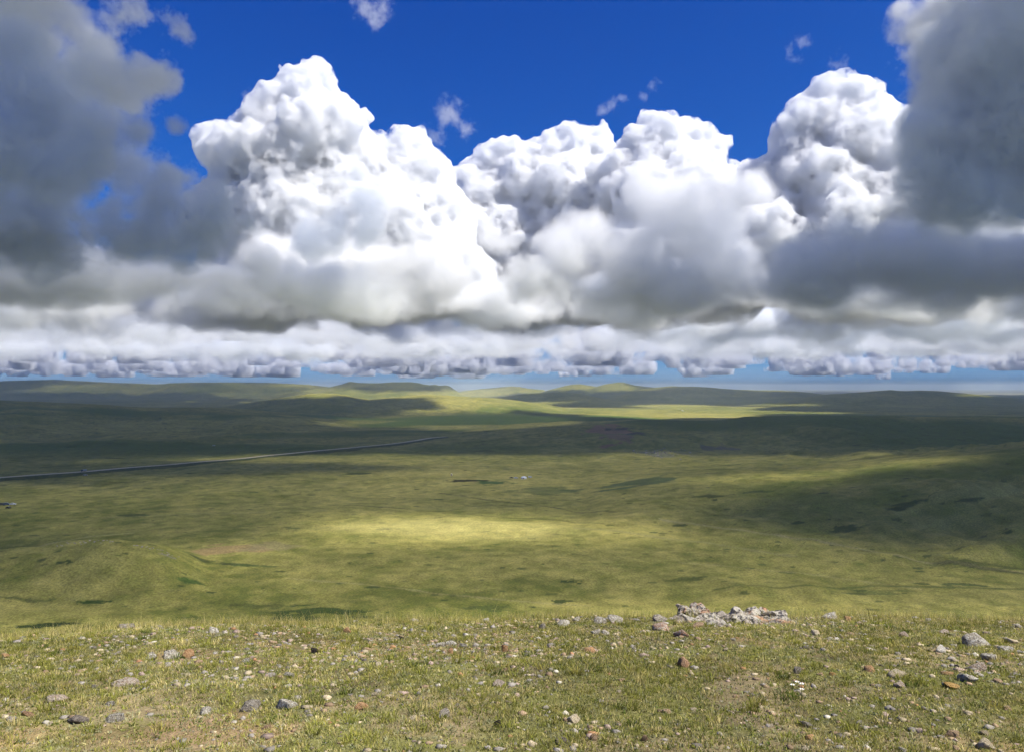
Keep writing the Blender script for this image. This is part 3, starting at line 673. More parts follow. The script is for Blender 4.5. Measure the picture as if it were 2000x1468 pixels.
def car(p, label, paint, rotz, kind='car', s_=1.0):
    t = tag(empty('parked_' + kind if kind != 'truck' else 'truck', p, rotz), label, kind); t.scale = (s_, s_, s_)
    if kind == 'truck':
        prof = [(-.2, .55), (-.2, 2.4), (1.5, 2.5), (1.9, 1.7), (2.1, 1.5), (2.1, .55)]; L0, Wd = 3.2, 1.1
    elif kind == 'van':
        prof = [(-2.2, .45), (-2.25, 1.9), (-1.9, 2.05), (1.1, 2.0), (1.7, 1.25), (2.2, 1.1), (2.25, .45)]; Wd = .9
    else:
        prof = [(-2.25, .38), (-2.25, .95), (-1.95, 1.02), (-1.5, 1.55), (.25, 1.58), (1.05, 1.05), (2.05, .92), (2.2, .7), (2.2, .38)]; Wd = .85
    b = bmesh.new(); f_ = b.faces.new([b.verts.new((px_, -Wd, pz_)) for px_, pz_ in prof]); ex = bmesh.ops.extrude_face_region(b, geom=[f_])
    bmesh.ops.translate(b, verts=[g_ for g_ in ex['geom'] if isinstance(g_, bmesh.types.BMVert)], vec=(0, 2 * Wd, 0)); bmesh.ops.recalc_face_normals(b, faces=b.faces[:])
    bmesh.ops.bevel(b, geom=b.edges[:], offset=.06, segments=2, affect='EDGES'); m_ = bpy.data.meshes.new('body'); b.to_mesh(m_); b.free(); obj('body', m_, paint, t)
    if kind == 'truck':
        box('cargo_bed', (4.4, 2.3, 1.5), (-2.5, 0, 1.75), chrome, t); box('chassis', (6.2, .9, .25), (-1.3, 0, .75), steel, t, 0)
        box('windscreen', (.05, 1.8, .6), (1.76, 0, 2.05), glass_m, t, 0); wheels = [1.3, -1.9, -3.3]; rw = .5
        for sd in (-1, 1): box('window', (.9, .03, .55), (.7, sd * 1.115, 1.95), glass_m, t, 0)
    elif kind == 'van':
        for sd in (-1, 1): box('window', (2.9, .03, .45), (-.5, sd * .915, 1.55), glass_m, t, 0)
        box('windscreen', (.05, 1.4, .5), (1.42, 0, 1.65), glass_m, t, 0); wheels = [1.4, -1.4]; rw = .38
    else:
        for sd in (-1, 1): box('window', (1.9, .03, .36), (-.55, sd * .865, 1.28), glass_m, t, 0)
        box('windscreen', (.05, 1.4, .36), (.68, 0, 1.32), glass_m, t, 0); wheels = [1.35, -1.35]; rw = .33
    for wx__ in wheels:
        for sd in (-1, 1):
            b = bmesh.new(); bmesh.ops.create_cone(b, cap_ends=True, segments=18, radius1=rw, radius2=rw, depth=.22); bmesh.ops.bevel(b, geom=b.edges[:], offset=.03, segments=1, affect='EDGES')
            bmesh.ops.rotate(b, verts=b.verts, cent=(0, 0, 0), matrix=__import__('mathutils').Matrix.Rotation(math.pi / 2, 3, 'X')); bmesh.ops.translate(b, verts=b.verts, vec=(wx__, sd * (Wd - .08), rw))
            m_ = bpy.data.meshes.new('wheel'); b.to_mesh(m_); b.free(); obj('wheel', m_, rubber, t)
    for sd in (-1, 1): box('headlight', (.06, .3, .16), (prof[-1][0] + .01, sd * Wd * .7, .78), felt2, t, 0)
    return t

pw = plain('white_paint', (.78, .78, .76), .35, .5, .04); pd = plain('dark_paint', (.03, .032, .035), .3, .5, .05); pg = plain('grey_paint', (.30, .31, .31), .4, .5, .05); pb = plain('blue_paint', (.05, .08, .13), .35, .5, .05)
yurt(hit(1023, 934), 'white felt yurt with a red door in the middle of the valley', .15)
car(hit(1008, 933.5), 'white car parked left of the yurt', pw, .12)
car(hit(998.5, 933), 'dark car parked farthest left of the yurt', pd, 2.9, s_=.9)
car(hit(1035.5, 932), 'small van with a white top parked right of the yurt', pw, .3, 'van', .8)
h_ = hit(1333, 801); yurt(h_, 'tiny white yurt on the distant sunlit plain', .5, 1.1)
rp = hit(163, 922); i = int(np.argmin(np.hypot(RP[:, 0] - rp.x, RP[:, 1] - rp.y))); dr_ = RP[i + 1] - RP[i]
car(Vector((RP[i, 0], RP[i, 1], rz[i] + 1.66)), 'grey truck driving on the road at left', pd, math.atan2(dr_[1], dr_[0]) + math.pi, 'truck', .85)
car(hit(166.5, 928), 'pale car standing beside the road below the truck', pg, .3)
car(hit(25.5, 985), 'white car parked in the valley at the left edge', pw, .15)
car(hit(13, 985.5), 'dark van with a pale roof at the left edge', pb, .2, 'van')
car(hit(16, 992), 'dark car in front of the two other vehicles at the left edge', pd, 2.8)
car(hit(3, 986), 'dark vehicle cut off by the left edge', pd, .5, 'van')
car(hit(417.5, 870), 'white car parked far off below the dark hill at left', pw, .3)
# white privy hut
t = tag(empty('privy_hut', hit(882, 928)), 'tiny white hut standing alone left of the yurt', 'hut')
box('wall', (1.3, 1.3, 2.0), (0, 0, 1.0), felt, t); box('roof', (1.6, 1.6, .12), (0, 0, 2.06), felt2, t, .02); box('door', (.7, .06, 1.7), (0, -.68, .9), wood_o, t, 0)

def horse(p, label, rotz, mat):
    J = [(0, 0, 1.15, .27), (-.45, 0, 1.18, .28), (.5, 0, 1.2, .25), (.8, 0, 1.45, .14), (1.05, 0, 1.75, .11), (1.3, 0, 1.62, .09), (1.48, 0, 1.5, .06), (-.72, 0, 1.2, .12), (-.86, 0, .9, .06), (-.88, 0, .55, .04)]
    E_ = [(0, 1), (0, 2), (2, 3), (3, 4), (4, 5), (5, 6), (1, 7), (7, 8), (8, 9)]
    for sd in (-1, 1):
        n0 = len(J); J += [(.48, sd * .15, .85, .10), (.50, sd * .15, .48, .055), (.47, sd * .15, .10, .04), (.52, sd * .15, .02, .05)]; E_ += [(2, n0), (n0, n0 + 1), (n0 + 1, n0 + 2), (n0 + 2, n0 + 3)]
        n0 = len(J); J += [(-.50, sd * .16, .85, .13), (-.66, sd * .16, .52, .06), (-.58, sd * .16, .10, .04), (-.52, sd * .16, .02, .05)]; E_ += [(1, n0), (n0, n0 + 1), (n0 + 1, n0 + 2), (n0 + 2, n0 + 3)]
        n0 = len(J); J += [(1.03, sd * .06, 1.9, .03)]; E_ += [(4, n0)]
    me = bpy.data.meshes.new('horse'); me.from_pydata([j[:3] for j in J], E_, []); o = link(bpy.data.objects.new('horse', me))
    md = o.modifiers.new('skin', 'SKIN'); md.use_smooth_shade = True; o.modifiers.new('sub', 'SUBSURF').levels = 1
    for k, v_ in enumerate(me.skin_vertices[0].data): v_.radius = (J[k][3], J[k][3]); v_.use_root = (k == 0)
    dg = bpy.context.evaluated_depsgraph_get(); m2 = bpy.data.meshes.new_from_object(o.evaluated_get(dg)); o.modifiers.clear(); o.data = m2; m2.materials.clear(); m2.materials.append(mat)
    o.location = p; o.rotation_euler = (0, 0, rotz); tag(o, label, 'horse', 'dark horses grazing far off at left'); return o
bay = plain('dark_coat', (.03, .02, .014), .8, .2)
horse(hit(358.5, 864), 'dark horse standing far off below the hill at left', .4, bay)
horse(hit(367, 857), 'dark horse standing uphill of another one at left', 2.7, bay)

# ------------------------------------------------------------------ clouds: closed bodies of scattering mist, lit by the sun and the sky
def P(px, py, Yd): return np.array([(px - 1000) / F * Yd, Yd, (HY - py) / F * Yd])

def PB(l, Yd):
    out = []
    for px, py, r, *dy in l:
        y = Yd + (dy[0] if dy else 0); out.append((P(px, py, y), r / F * y))
    return out

TINT = (.895, .922, .960)
def vapour(N, dens, tint):
    v = N.n('ShaderNodeVolumeScatter'); v.inputs['Color'].default_value = (1, 1, 1, 1); ab = N.n('ShaderNodeVolumeAbsorption'); ab.inputs['Color'].default_value = (*tint, 1)
    N.set(v.inputs['Density'], dens); N.set(ab.inputs['Density'], dens)
    ad = N.n('ShaderNodeAddShader'); N.l(v.outputs[0], ad.inputs[0]); N.l(ab.outputs[0], ad.inputs[1])
    o = N.n('ShaderNodeOutputMaterial'); N.l(ad.outputs[0], o.inputs['Volume'])

def mist(name, dens, tint=(.97, .97, .97)):
    m, N = new_mat(name); vapour(N, dens, tint); return m

def from_modifiers(o):
    dg = bpy.context.evaluated_depsgraph_get()
    me2 = bpy.data.meshes.new_from_object(o.evaluated_get(dg)); o.modifiers.clear(); o.data = me2; me2.name = o.name
    return me2

bm = bmesh.new(); bmesh.ops.create_icosphere(bm, subdivisions=1, radius=1)
IVS = np.array([v.co for v in bm.verts]); IFS = np.array([[v.index for v in f.verts] for f in bm.faces]); bm.free()

def spheres_mesh(name, sp):
    big_, sm_ = sp[:400], sp[400:]
    Vv = [np.array(c) + np.asarray(r) * IV for c, r in big_]; Fc = [IF + i * len(IV) for i in range(len(big_))]
    if sm_:
        n0 = len(big_) * len(IV); cc = np.array([c for c, r in sm_]); rr_ = np.array([r for c, r in sm_])
        Vv.append((cc[:, None, :] + rr_[:, None, None] * IVS[None]).reshape(-1, 3)); Fc.append((IFS[None] + n0 + (np.arange(len(sm_)) * len(IVS))[:, None, None]).reshape(-1, 3))
    Vv = np.concatenate(Vv); Fc = np.concatenate(Fc)
    return mesh_from(name, Vv, Fc)

_tx = {}
def tex(kind, scale, depth=2):
    k = (kind, scale)
    if k not in _tx:
        t = bpy.data.textures.new(kind.lower(), kind); t.noise_scale = scale
        if kind == 'CLOUDS': t.noise_type = 'HARD_NOISE'; t.noise_depth = depth
        _tx[k] = t
    return _tx[k]

def cumulus(name, blobs, voxel, mat, seed, base, kids=((14, .24, .54), (12, .2, .45), (7, .2, .42)), disp=((420, 70), (170, 55), (80, 26)), flat=.4):
    """billowing cloud with a hard edge: spheres on spheres, merged and swollen into cauliflower bumps"""
    g = np.random.default_rng(seed); sp = [(np.array(c, float), r) for c, r in blobs]; lev = sp
    for nk, a, b in kids:
        new = []
        for c, r in lev:
            for _ in range(nk):
                d_ = g.normal(size=3); d_[2] += .35; d_[1] -= .45; d_ /= np.linalg.norm(d_)
                new.append((c + d_ * r * g.uniform(.7, .95), r * g.uniform(a, b)))
        sp = sp + new; lev = new
    o = obj(name, spheres_mesh(name, sp))
    md = o.modifiers.new('remesh', 'REMESH'); md.mode = 'VOXEL'; md.voxel_size = voxel
    for off in (80., 0, -62.):       # close the pits between the bulges
        if off:
            dm = o.modifiers.new('close', 'DISPLACE'); dm.strength = off * (voxel / 29.); dm.mid_level = 0
        else:
            md = o.modifiers.new('merge', 'REMESH'); md.mode = 'VOXEL'; md.voxel_size = voxel
    for s_, st in disp:
        dm = o.modifiers.new('swell', 'DISPLACE'); dm.texture = tex('VORONOI', s_); dm.texture_coords = 'LOCAL'; dm.strength = -st; dm.mid_level = .45
    md = o.modifiers.new('clean', 'REMESH'); md.mode = 'VOXEL'; md.voxel_size = voxel * .8
    me = from_modifiers(o)
    a = np.empty(len(me.vertices) * 3, np.float32); me.vertices.foreach_get('co', a); a = a.reshape(-1, 3)
    bb = base + (fbm2(a[:, 0], a[:, 1], 1100, 4, seed) - .42) * (900 if base else 0); lo_ = a[:, 2] < bb; a[lo_, 2] = bb[lo_] + (a[lo_, 2] - bb[lo_]) * flat
    me.vertices.foreach_set('co', a.ravel()); me.update()
    me.materials.clear(); me.materials.append(mat)
    return o

def soft_mat(name, blobs, D, base, noise=1400, amp=3.0, soft=.4, detail=7, thr=.1, rough=.58, zs=1.0, bsoft=330., lump=.25, sr=.45, tint=None):
    m, N = new_mat(name); m.cycles.volume_step_rate = sr / .45
    p = N.n('ShaderNodeTexCoord').outputs['Object']; q = p
    if zs != 1.0:
        sc3 = N.n('ShaderNodeVectorMath', operation='MULTIPLY'); N.l(p, sc3.inputs[0]); sc3.inputs[1].default_value = (1, 1, 1 / zs); q = sc3.outputs[0]
    f = None
    for c, r in blobs:
        d_ = N.n('ShaderNodeVectorMath', operation='DISTANCE'); N.l(q, d_.inputs[0]); d_.inputs[1].default_value = (float(c[0]), float(c[1]), float(c[2]) / zs)
        v_ = N.m('MULTIPLY_ADD', d_.outputs['Value'], -1.0 / r, 1.0)
        f = v_ if f is None else N.m('SMOOTH_MAX', f, v_, lump)
    nz = N.noise(p, 1.0 / noise, detail, rough)
    g = N.m('ADD', f, N.m('MULTIPLY_ADD', nz, amp, -.5 * amp))
    s = N.n('ShaderNodeSeparateXYZ'); N.l(p, s.inputs[0])
    g = N.m('MULTIPLY_ADD', g, 1 / soft, -thr / soft)
    if base is not None:
        wv = N.noise(p, 1 / 1300.0, 5, .6)
        g = N.m('MINIMUM', g, N.m('ADD', N.m('MULTIPLY_ADD', s.outputs['Z'], 1 / bsoft, -base / bsoft), N.m('MULTIPLY_ADD', wv, 5.0, -2.2)))
    dens = N.m('MULTIPLY', N.m('MINIMUM', N.m('MAXIMUM', g, 0.0), 1.0), D)
    vapour(N, dens, tint or TINT)
    return m

def soft_cloud(name, blobs, D, base, infl=1.22, voxel=None, **k):
    """torn, soft-edged cloud: mist whose density frays outwards"""
    zs = k.get('zs', 1.0)
    o = obj(name, spheres_mesh(name, [(c, np.array([r, r, r * zs]) * infl) for c, r in blobs]))
    md = o.modifiers.new('remesh', 'REMESH'); md.mode = 'VOXEL'; md.voxel_size = voxel or max(r for c, r in blobs) * .12
    me = from_modifiers(o); me.materials.clear(); me.materials.append(soft_mat(name + '_mist', blobs, D, base, **k)); return o

def billow(name, dens, tint, size=260., thr=.40, k=5.0, sr=.14, thin=None):
    m, N = new_mat(name); p = N.n('ShaderNodeTexCoord').outputs['Object']
    nz = N.noise(p, 1 / size, 5, .62)
    d_ = N.m('MULTIPLY', N.m('MULTIPLY_ADD', nz, k, -thr * k, clamp=True), dens)
    if thin:
        sp_ = N.n('ShaderNodeSeparateXYZ'); N.l(p, sp_.inputs[0])
        d_ = N.m('MULTIPLY', d_, N.m('MAXIMUM', N.m('MULTIPLY_ADD', sp_.outputs['Z'], 1 / thin[1], -thin[0] / thin[1], clamp=True), .06))
    vapour(N, d_, tint); m.cycles.volume_step_rate = sr / .45
    return m
WHITE = billow('cloud_white', .019, (.945, .952, .963), thin=(850., 1500.))
BASE = 1100.0
def cl(o, label): tag(o, label, 'cloud', 'clouds in the sky over the steppe'); return o

cl(cumulus('cloud', PB([(622, 172, 40), (600, 215, 62), (655, 225, 45), (540, 255, 75), (470, 300, 62), (415, 285, 38), (620, 300, 105), (560, 390, 120), (480, 400, 90),
        (640, 440, 130), (700, 330, 62, 300), (770, 320, 52, 500), (805, 300, 40, 500), (830, 350, 62, 500), (740, 420, 110, 300), (840, 440, 95, 500), (800, 530, 130, 300), (640, 540, 130), (500, 520, 110)], 12000),
        27, WHITE, 1, BASE), 'tallest white cloud, a billowing tower left of the middle of the sky')
cl(cumulus('cloud', PB([(915, 335, 22), (985, 318, 48), (1000, 375, 75), (1095, 300, 52), (1130, 290, 45), (1060, 380, 85), (1160, 330, 65), (1110, 430, 120), (960, 450, 95), (1000, 540, 120), (1150, 540, 130)], 14500),
        31, WHITE, 2, BASE), 'broad white heaped cloud right in the middle of the sky')
cl(cumulus('cloud', PB([(1290, 275, 52), (1240, 300, 40), (1345, 285, 45), (1385, 290, 34), (1290, 340, 80), (1360, 350, 65), (1220, 370, 70), (1300, 440, 120), (1400, 440, 90), (1250, 530, 120), (1390, 540, 120)], 13200),
        29, WHITE, 3, BASE), 'white cloud with a knobbly flat top right of the middle of the sky')
cl(cumulus('cloud', PB([(1655, 205, 52), (1600, 215, 52), (1690, 230, 55), (1560, 270, 60), (1640, 290, 90), (1530, 330, 45), (1480, 350, 40), (1560, 380, 90), (1460, 400, 55), (1700, 360, 110), (1620, 460, 130), (1760, 460, 130), (1500, 500, 110), (1650, 560, 120), (1850, 540, 130)], 12500),
        29, WHITE, 4, BASE), 'tall white cloud leaning behind the dark cloud on the right')

# dark soft clouds close by
cl(soft_cloud('cloud', PB([(-60, 260, 170), (60, 190, 120), (170, 235, 90), (270, 258, 55), (345, 250, 30), (60, 340, 150), (-150, 120, 170), (180, 320, 80), (20, 90, 80)], 4600), .016, 850, noise=900, amp=4.4, detail=9, soft=.55, rough=.66, sr=.16, lump=.55, thr=.3, infl=1.65), 'dark grey cloud filling the upper left corner of the sky')
cl(soft_cloud('cloud', PB([(190, 120, 95), (275, 135, 72), (318, 150, 45), (60, 60, 110), (130, 30, 80), (235, 25, 62), (300, 35, 50), (350, 60, 40)], 6500), .012, None, noise=520, amp=4.2, detail=8, soft=.6, thr=.2, rough=.64, lump=.5, infl=1.5, sr=.2, tint=(.965, .970, .980)), 'ragged bright cloud peeping out above the dark cloud at upper left')
cl(soft_cloud('cloud', PB([(60, 430, 130), (-100, 420, 170), (200, 410, 120), (310, 400, 95), (400, 440, 80), (460, 460, 60), (250, 470, 90), (330, 345, 50), (330, 490, 60), (230, 350, 85), (130, 360, 100), (440, 400, 62), (490, 440, 50)], 6400), .016, 1050, noise=900, amp=4.4, detail=9, soft=.55, rough=.66, sr=.16, lump=.55, thr=.3, infl=1.65), 'dark slate grey cloud low on the left in front of the white tower')
cl(soft_cloud('cloud', PB([(1960, 160, 170), (1900, 270, 140), (2050, 300, 190), (1830, 260, 110), (1790, 330, 80), (1900, 380, 100), (2100, 120, 200), (1980, 420, 90)], 5200), .016, 1000, noise=900, amp=4.2, detail=9, soft=.55, rough=.66, sr=.16, lump=.55, thr=.25, infl=1.65), 'dark grey cloud covering the right edge of the sky')
cl(soft_cloud('cloud', PB([(1790, 50, 60), (1850, 30, 80), (1770, 110, 30), (1900, 90, 80), (1760, 15, 40), (1960, 20, 90)], 6800), .010, None, noise=600, amp=4.0, detail=8, soft=.6, thr=.2, rough=.64, lump=.5, infl=1.5, sr=.2, tint=(.965, .970, .980)), 'pale ragged cloud in the upper right corner above the dark one')
# grey torn clouds in front of the white ones
cl(soft_cloud('cloud', PB([(700, 340, 32), (710, 400, 46), (660, 440, 55), (600, 460, 50), (720, 450, 50)], 9500), .006, None, noise=700, amp=3.2, detail=8, soft=.5, thr=.2), 'small grey cloud shred drifting in front of the white tower')
cl(soft_cloud('cloud', PB([(1180, 450, 80), (1260, 400, 70), (1330, 430, 90), (1420, 420, 75), (1480, 380, 50), (1250, 500, 100), (1400, 510, 100), (1110, 500, 70)], 9800), .005, 1150, noise=1000, amp=3.0, detail=8, soft=.5, thr=.15, tint=(.965, .970, .980)), 'soft light grey cloud hanging in front of the middle white clouds')
cl(soft_cloud('cloud', PB([(520, 490, 80), (620, 560, 110), (760, 580, 110), (880, 530, 90), (960, 470, 55), (700, 510, 60)], 10500), .0045, 1120, noise=800, amp=3.6, detail=8, soft=.5, thr=.15, rough=.62, tint=(.965, .970, .980)), 'pale grey cloud drifting below the tall white tower')
# flat grey banks with level bases, row behind row
cl(soft_cloud('cloud', PB([(-150, 560, 300), (150, 555, 260), (420, 570, 220), (620, 580, 160)], 8600), .007, 1040, noise=1300, amp=3.6, detail=8, soft=.5, infl=1.5, rough=.62, sr=.25, zs=.32, thr=.1, tint=(.93, .945, .965)), 'long grey cloud bank with a level base low on the left')
cl(soft_cloud('cloud', PB([(200, 612, 240), (480, 610, 240), (720, 600, 200), (950, 600, 200)], 12000), .007, 1080, noise=1500, amp=3.6, detail=8, soft=.5, infl=1.5, rough=.62, sr=.25, zs=.3, thr=.1, tint=(.93, .945, .965)), 'grey flat-bottomed cloud bank below the white tower')
cl(soft_cloud('cloud', PB([(1050, 575, 170), (1250, 590, 220), (1480, 590, 240), (1700, 580, 230)], 10500), .007, 1060, noise=1400, amp=3.6, detail=8, soft=.5, infl=1.5, rough=.62, sr=.25, zs=.32, thr=.1, tint=(.93, .945, .965)), 'grey flat-bottomed cloud bank right of the middle')
cl(soft_cloud('cloud', PB([(1750, 530, 220), (1950, 520, 240), (2150, 520, 300)], 8200), .007, 1020, noise=1300, amp=3.6, detail=8, soft=.5, infl=1.5, rough=.62, sr=.25, zs=.36, thr=.1), 'grey cloud bank under the dark cloud on the right')
cl(soft_cloud('cloud', PB([(1500, 645, 260), (1800, 640, 260), (2050, 640, 260)], 15500), .005, 1080, noise=1700, amp=3.6, detail=8, soft=.5, infl=1.5, rough=.62, sr=.25, zs=.25, thr=.1), 'blue-grey cloud bank low over the hills on the right')
# thin wisps in the blue
for px, py, bl, lab in [
        (870, 240, [(850, 265, 26), (880, 225, 34), (905, 250, 24), (870, 200, 14)], 'thin veil of cloud in the blue beside the tall tower'),
        (1190, 205, [(1175, 215, 16), (1195, 200, 18), (1215, 190, 12)], 'left of two small cloud wisps high in the blue middle'),
        (1270, 175, [(1258, 186, 12), (1275, 172, 15), (1290, 162, 9)], 'right of two small cloud wisps high in the blue middle'),
        (1560, 100, [(1565, 80, 20), (1545, 95, 14), (1553, 118, 16)], 'small faint cloud puff at upper right, left of another one'),
        (1640, 125, [(1640, 125, 24)], 'faint round cloud puff just above the tall right-hand cloud'),
        (730, 25, [(715, 15, 30), (745, 20, 28), (735, 42, 20)], 'faint veil of cloud at the top edge of the sky'),
        (490, 185, [(480, 188, 14), (500, 180, 12)], 'tiny faint wisp left of the white tower top')]:
    cl(soft_cloud('cloud', PB(bl, 9000), .0035, None, noise=170, amp=4.5, detail=6, soft=1.0, thr=.25, infl=1.5, rough=.65, lump=.6), lab)

# broken grey layers further off
g = np.random.default_rng(15)
for Yd, cnt, pyc in ((15000, 5, 650), (19500, 6, 672), (25000, 7, 690)):
    for k in range(cnt):
        pxc = ((k + g.uniform(.2, .8)) / cnt) * 2300 - 150; bl = [(pxc + g.uniform(-1, 1) * 170, pyc + g.uniform(-22, 8), g.uniform(90, 190)) for _ in range(4)]
        cl(soft_cloud('cloud', PB(bl, Yd * g.uniform(.93, 1.07)), .002, 1040 + g.uniform(0, 250), noise=1100, amp=3.6, detail=7, soft=.6, zs=g.uniform(.2, .32), thr=.12, rough=.62, lump=.4), 'blue-grey broken cloud layer low above the hills')['group'] = 'broken grey cloud layers low above the hills'

# small clouds in rows down to the horizon
g = np.random.default_rng(5); protos = []
for k in range(5):
    bl = []
    for j in range(6 + k % 3):
        bl.append((np.array([g.uniform(-900, 900), g.uniform(-350, 350), g.uniform(120, 330)]), g.uniform(170, 380)))
    o = cumulus('small_cloud', bl, 42, billow('far_cloud', .0035, (.86, .875, .90), 420., .40, 4.0, .3), 60 + k, 0, kids=((9, .35, .6), (6, .35, .5)), disp=((380, 150), (160, 70)), flat=.06)
    protos.append(o)
spots = []
for k in range(190):
    y = 17500 * (5.2 ** (g.random() ** .8)); spots.append((g.uniform(-.78, .78) * y, y))
for k in range(44):
    y = g.uniform(55000, 112000); spots.append((g.uniform(-.75, .75) * y, y))
for i, (x, y) in enumerate(spots):
    o = protos[i] if i < len(protos) else copy_tree(protos[int(g.integers(0, 5))])
    s_ = g.uniform(.4, 1.0) ** 1.0 * (1.9 if g.random() < .25 else 1.0) * (1 + (y - 17000) / 50000)
    o.location = (x, y, 1150 + g.uniform(-150, 350)); o.scale = (s_ * g.uniform(.7, 1.3), s_ * .8, s_ * g.uniform(.9, 1.9)); o.rotation_euler = (0, 0, g.uniform(-.4, .4) + (math.pi if g.random() < .5 else 0))
    tag(o, 'small flat-bottomed cloud among the rows low over the horizon', 'cloud', 'small clouds low over the horizon')

# ------------------------------------------------------------------ unseen cloud layer added overhead, its thickness shaped to shade and light chosen ground
LIGHT = [  # px, py, rx, ry, share of sunlight let through, softness
    (1000, 1010, 1600, 130, .30, .5), (1000, 1160, 1600, 95, .46, .5), (1000, 1300, 3000, 95, 1., .35),
    (1930, 995, 450, 95, .19, .5), (1000, 835, 1800, 54, .02, .12), (250, 905, 620, 21, .15, .4), (1150, 897, 900, 13, .34, .35),
    (100, 838, 640, 52, .004, .2), (600, 787, 300, 32, .004, .2), (120, 772, 560, 20, .02, .3), (120, 756, 560, 13, .33, .3), (520, 765, 170, 16, .34, .4), (880, 822, 270, 18, .30, .5), (700, 800, 120, 8, .06, .5), (1100, 770, 150, 14, .10, .4),
    (790, 752, 140, 8, .22, .4), (780, 771, 200, 9, 1., .5), (1160, 753, 160, 12, .8, .5), (1000, 765, 130, 8, 1., .5),
    (1010, 790, 150, 18, 1., .3), (910, 785, 70, 12, 1., .5), (860, 803, 70, 4, .7, .6), (1150, 800, 110, 7, 1., .4), (1350, 804, 215, 13, 1., .3), (1240, 808, 60, 6, 1., .4),
    (1090, 774, 110, 9, .10, .3), (1190, 790, 130, 6, .14, .4), (1300, 792, 90, 3, 1., .5), (1430, 772, 180, 16, .12, .3), (1500, 761, 80, 4, .8, .6), (1760, 785, 270, 24, .12, .3), (1540, 790, 80, 3, .7, .7),
    (1735, 817, 36, 5, 1., .5), (1950, 771, 80, 4, 1., .5), (1560, 806, 120, 3, .8, .6),
    (130, 755, 18, 3, 1., .6), (380, 783, 18, 2, .8, .6), (478, 785, 20, 2, .8, .6), (580, 752, 40, 4, .7, .6), (640, 763, 60, 5, 1., .6),
    (860, 1037, 300, 34, 1., .6), (800, 1040, 200, 24, 1., .6), (700, 1060, 160, 18, .75, .8), (1200, 1045, 200, 22, .8, .8), (400, 1080, 160, 26, .75, .7), (520, 1145, 330, 42, .62, .8), (120, 1120, 150, 70, .30, .7),
    (1380, 938, 110, 6, .6, .8), (1500, 930, 90, 6, .8, .8), (1620, 922, 90, 6, .8, .8), (1740, 908, 80, 6, .75, .8), (1850, 895, 80, 6, .65, .8), (1960, 880, 80, 6, .6, .8),
]
H = 4600.0; SIG = .02
def axis(lo_, hi_, c, fine, grow):
    a = [0.0]; s_ = fine
    while a[-1] < hi_ - c: a.append(a[-1] + s_); s_ *= grow if a[-1] > 500 else 1.0
    b = [0.0]; s_ = fine
    while b[-1] > lo_ - c: b.append(b[-1] - s_); s_ *= grow if b[-1] < -500 else 1.0
    return c + np.array(sorted(set(a + b)))
kx, ky = SUN.x / SUN.z, SUN.y / SUN.z
cx0, cy0 = (H + 90) * kx, 560 + (H + 90) * ky
ax_ = axis(-7500, 15000, cx0, 14., 1.035); ay_ = axis(-6000, 8900, cy0, 14., 1.025)
DX, DY = np.meshgrid(ax_, ay_, indexing='ij')
zg = np.full(DX.shape, -90.0)
for _ in range(3):
    sxx, syy = DX - (H - zg) * kx, DY - (H - zg) * ky
    zg = terrain(sxx.ravel(), syy.ravel()).reshape(DX.shape)
sxx, syy = DX - (H - zg) * kx, DY - (H - zg) * ky
ok = syy > 3; yv = np.maximum(syy, 3)
ipx = 1000 + F * sxx / yv; ipy = HY - F * zg / yv
wx = (fbm2(sxx / yv * 9, np.log(yv) * 12, 1.0, 4, 201) - .5); wy = (fbm2(sxx / yv * 9 + 40, np.log(yv) * 12, 1.0, 4, 211) - .5)
Tm = np.full(DX.shape, .12)
for px, py, rx, ry, tv, sf in LIGHT:
    d = np.sqrt(((ipx + wx * rx * .9 - px) / rx) ** 2 + ((ipy + wy * ry * .9 - py) / ry) ** 2)
    k = 1 - sstep(1 - sf * .6, 1 + sf * .5, d)
    Tm = Tm * (1 - k) + tv * k
Tm = np.where(ok, Tm, 1.0); Tm = np.where((syy < 120), 1.0, Tm)
mott = fbm2(sxx, syy, 260, 4, 231)
od = -np.log(np.clip(Tm, .0025, 1)) * (.75 + .5 * mott) + np.where(Tm < .2, 2.5, 0)
thick = od * SUN.z / SIG
fade = sstep(0, 1, (np.abs(sxx) / np.maximum(yv, 300) - 1.1) / .8)   # thins out far to the sides
thick = thick * (1 - fade) * (1 - sstep(8300, 8900, DY)) * sstep(-6000, -4000, DY)
thick = np.where(thick < 1.5, 0, thick)
act = thick > 0
ncx, ncy = DX.shape
idt = np.arange(ncx * ncy).reshape(ncx, ncy); nv = ncx * ncy
cellok = act[:-1, :-1] | act[1:, :-1] | act[1:, 1:] | act[:-1, 1:]
und = (fbm2(DX, DY, 500, 3, 241) - .5) * 120
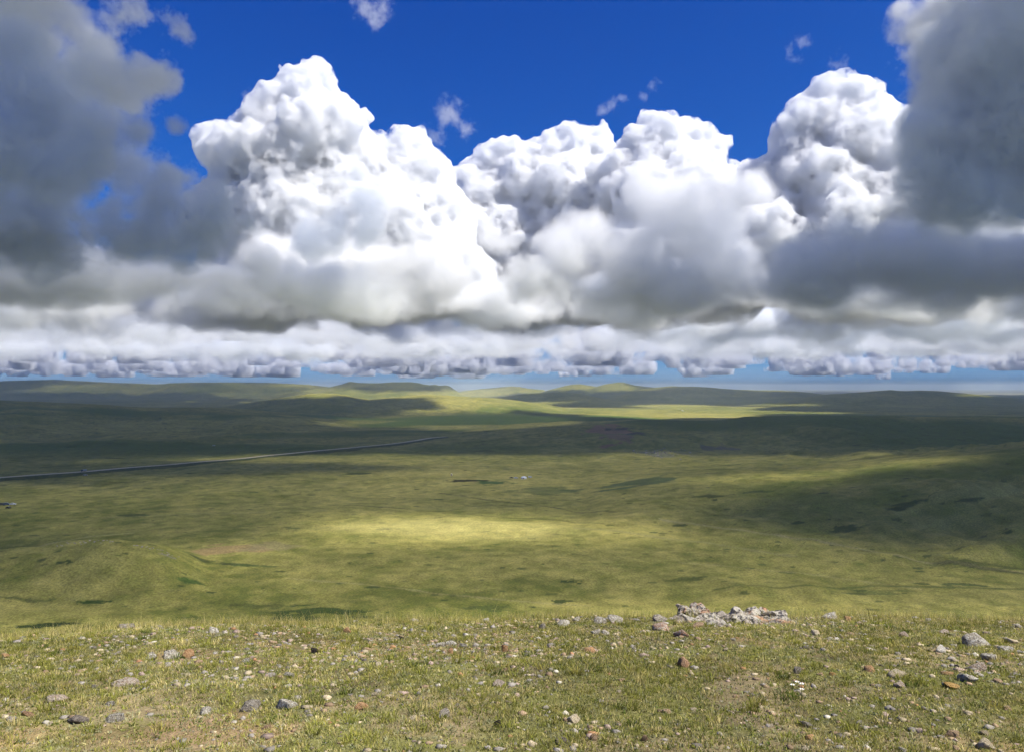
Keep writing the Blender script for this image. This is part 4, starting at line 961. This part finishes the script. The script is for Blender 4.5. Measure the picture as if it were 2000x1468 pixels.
top = np.stack([DX, DY, H + und + thick * .6 + .5], -1).reshape(-1, 3); bot = np.stack([DX, DY, H + und - thick * .4 - .5], -1).reshape(-1, 3)
a, b, c_, d = idt[:-1, :-1][cellok], idt[1:, :-1][cellok], idt[1:, 1:][cellok], idt[:-1, 1:][cellok]
ft = np.stack([a, b, c_, d], 1); fb = np.stack([d, c_, b, a], 1) + nv
side = []
pad = np.zeros((ncx + 1, ncy + 1), bool); pad[1:-1, 1:-1] = cellok
ii, jj = np.where(pad[1:, 1:-1] != pad[:-1, 1:-1])          # walls across x
for i, j in zip(ii, jj):
    p, q = idt[i, j], idt[i, j + 1]
    side.append((p, q, q + nv, p + nv) if pad[i, j + 1] else (q, p, p + nv, q + nv))
ii, jj = np.where(pad[1:-1, 1:] != pad[1:-1, :-1])
for i, j in zip(ii, jj):
    p, q = idt[i, j], idt[i + 1, j]
    side.append((q, p, p + nv, q + nv) if pad[i + 1, j] else (p, q, q + nv, p + nv))
fa = np.concatenate([ft, fb, np.array(side, int).reshape(-1, 4)])
VV = np.concatenate([top, bot]); used = np.zeros(len(VV), bool); used[fa.ravel()] = True
rm = np.cumsum(used) - 1
tag(obj('shade_cloud_layer', mesh_from('shade_cloud_layer', VV[used], rm[fa]), mist('shade_cloud_layer', SIG, (.86, .87, .885))), kind='structure')

# ------------------------------------------------------------------ the air over the steppe
hb = bmesh.new(); bmesh.ops.create_cube(hb, size=1); hm = bpy.data.meshes.new('haze'); hb.to_mesh(hm); hb.free()
mh, N = new_mat('haze')
pv = N.n('ShaderNodeVolumePrincipled'); o_ = N.n('ShaderNodeOutputMaterial')
pv.inputs['Color'].default_value = (.78, .89, 1, 1); pv.inputs['Density'].default_value = 6.5e-5; pv.inputs['Anisotropy'].default_value = .2
N.l(pv.outputs[0], o_.inputs['Volume'])
ztop = max(float(V[:, 2].max()), 0) + 6; zbot = float(V[:, 2].min()) - 1
hz = obj('haze', hm, mh); hz.scale = (66000, 66000, ztop - zbot); hz.location = (0, 0, (ztop + zbot) / 2)
tag(hz, kind='stuff'); print('haze top', ztop, 'bottom', zbot)
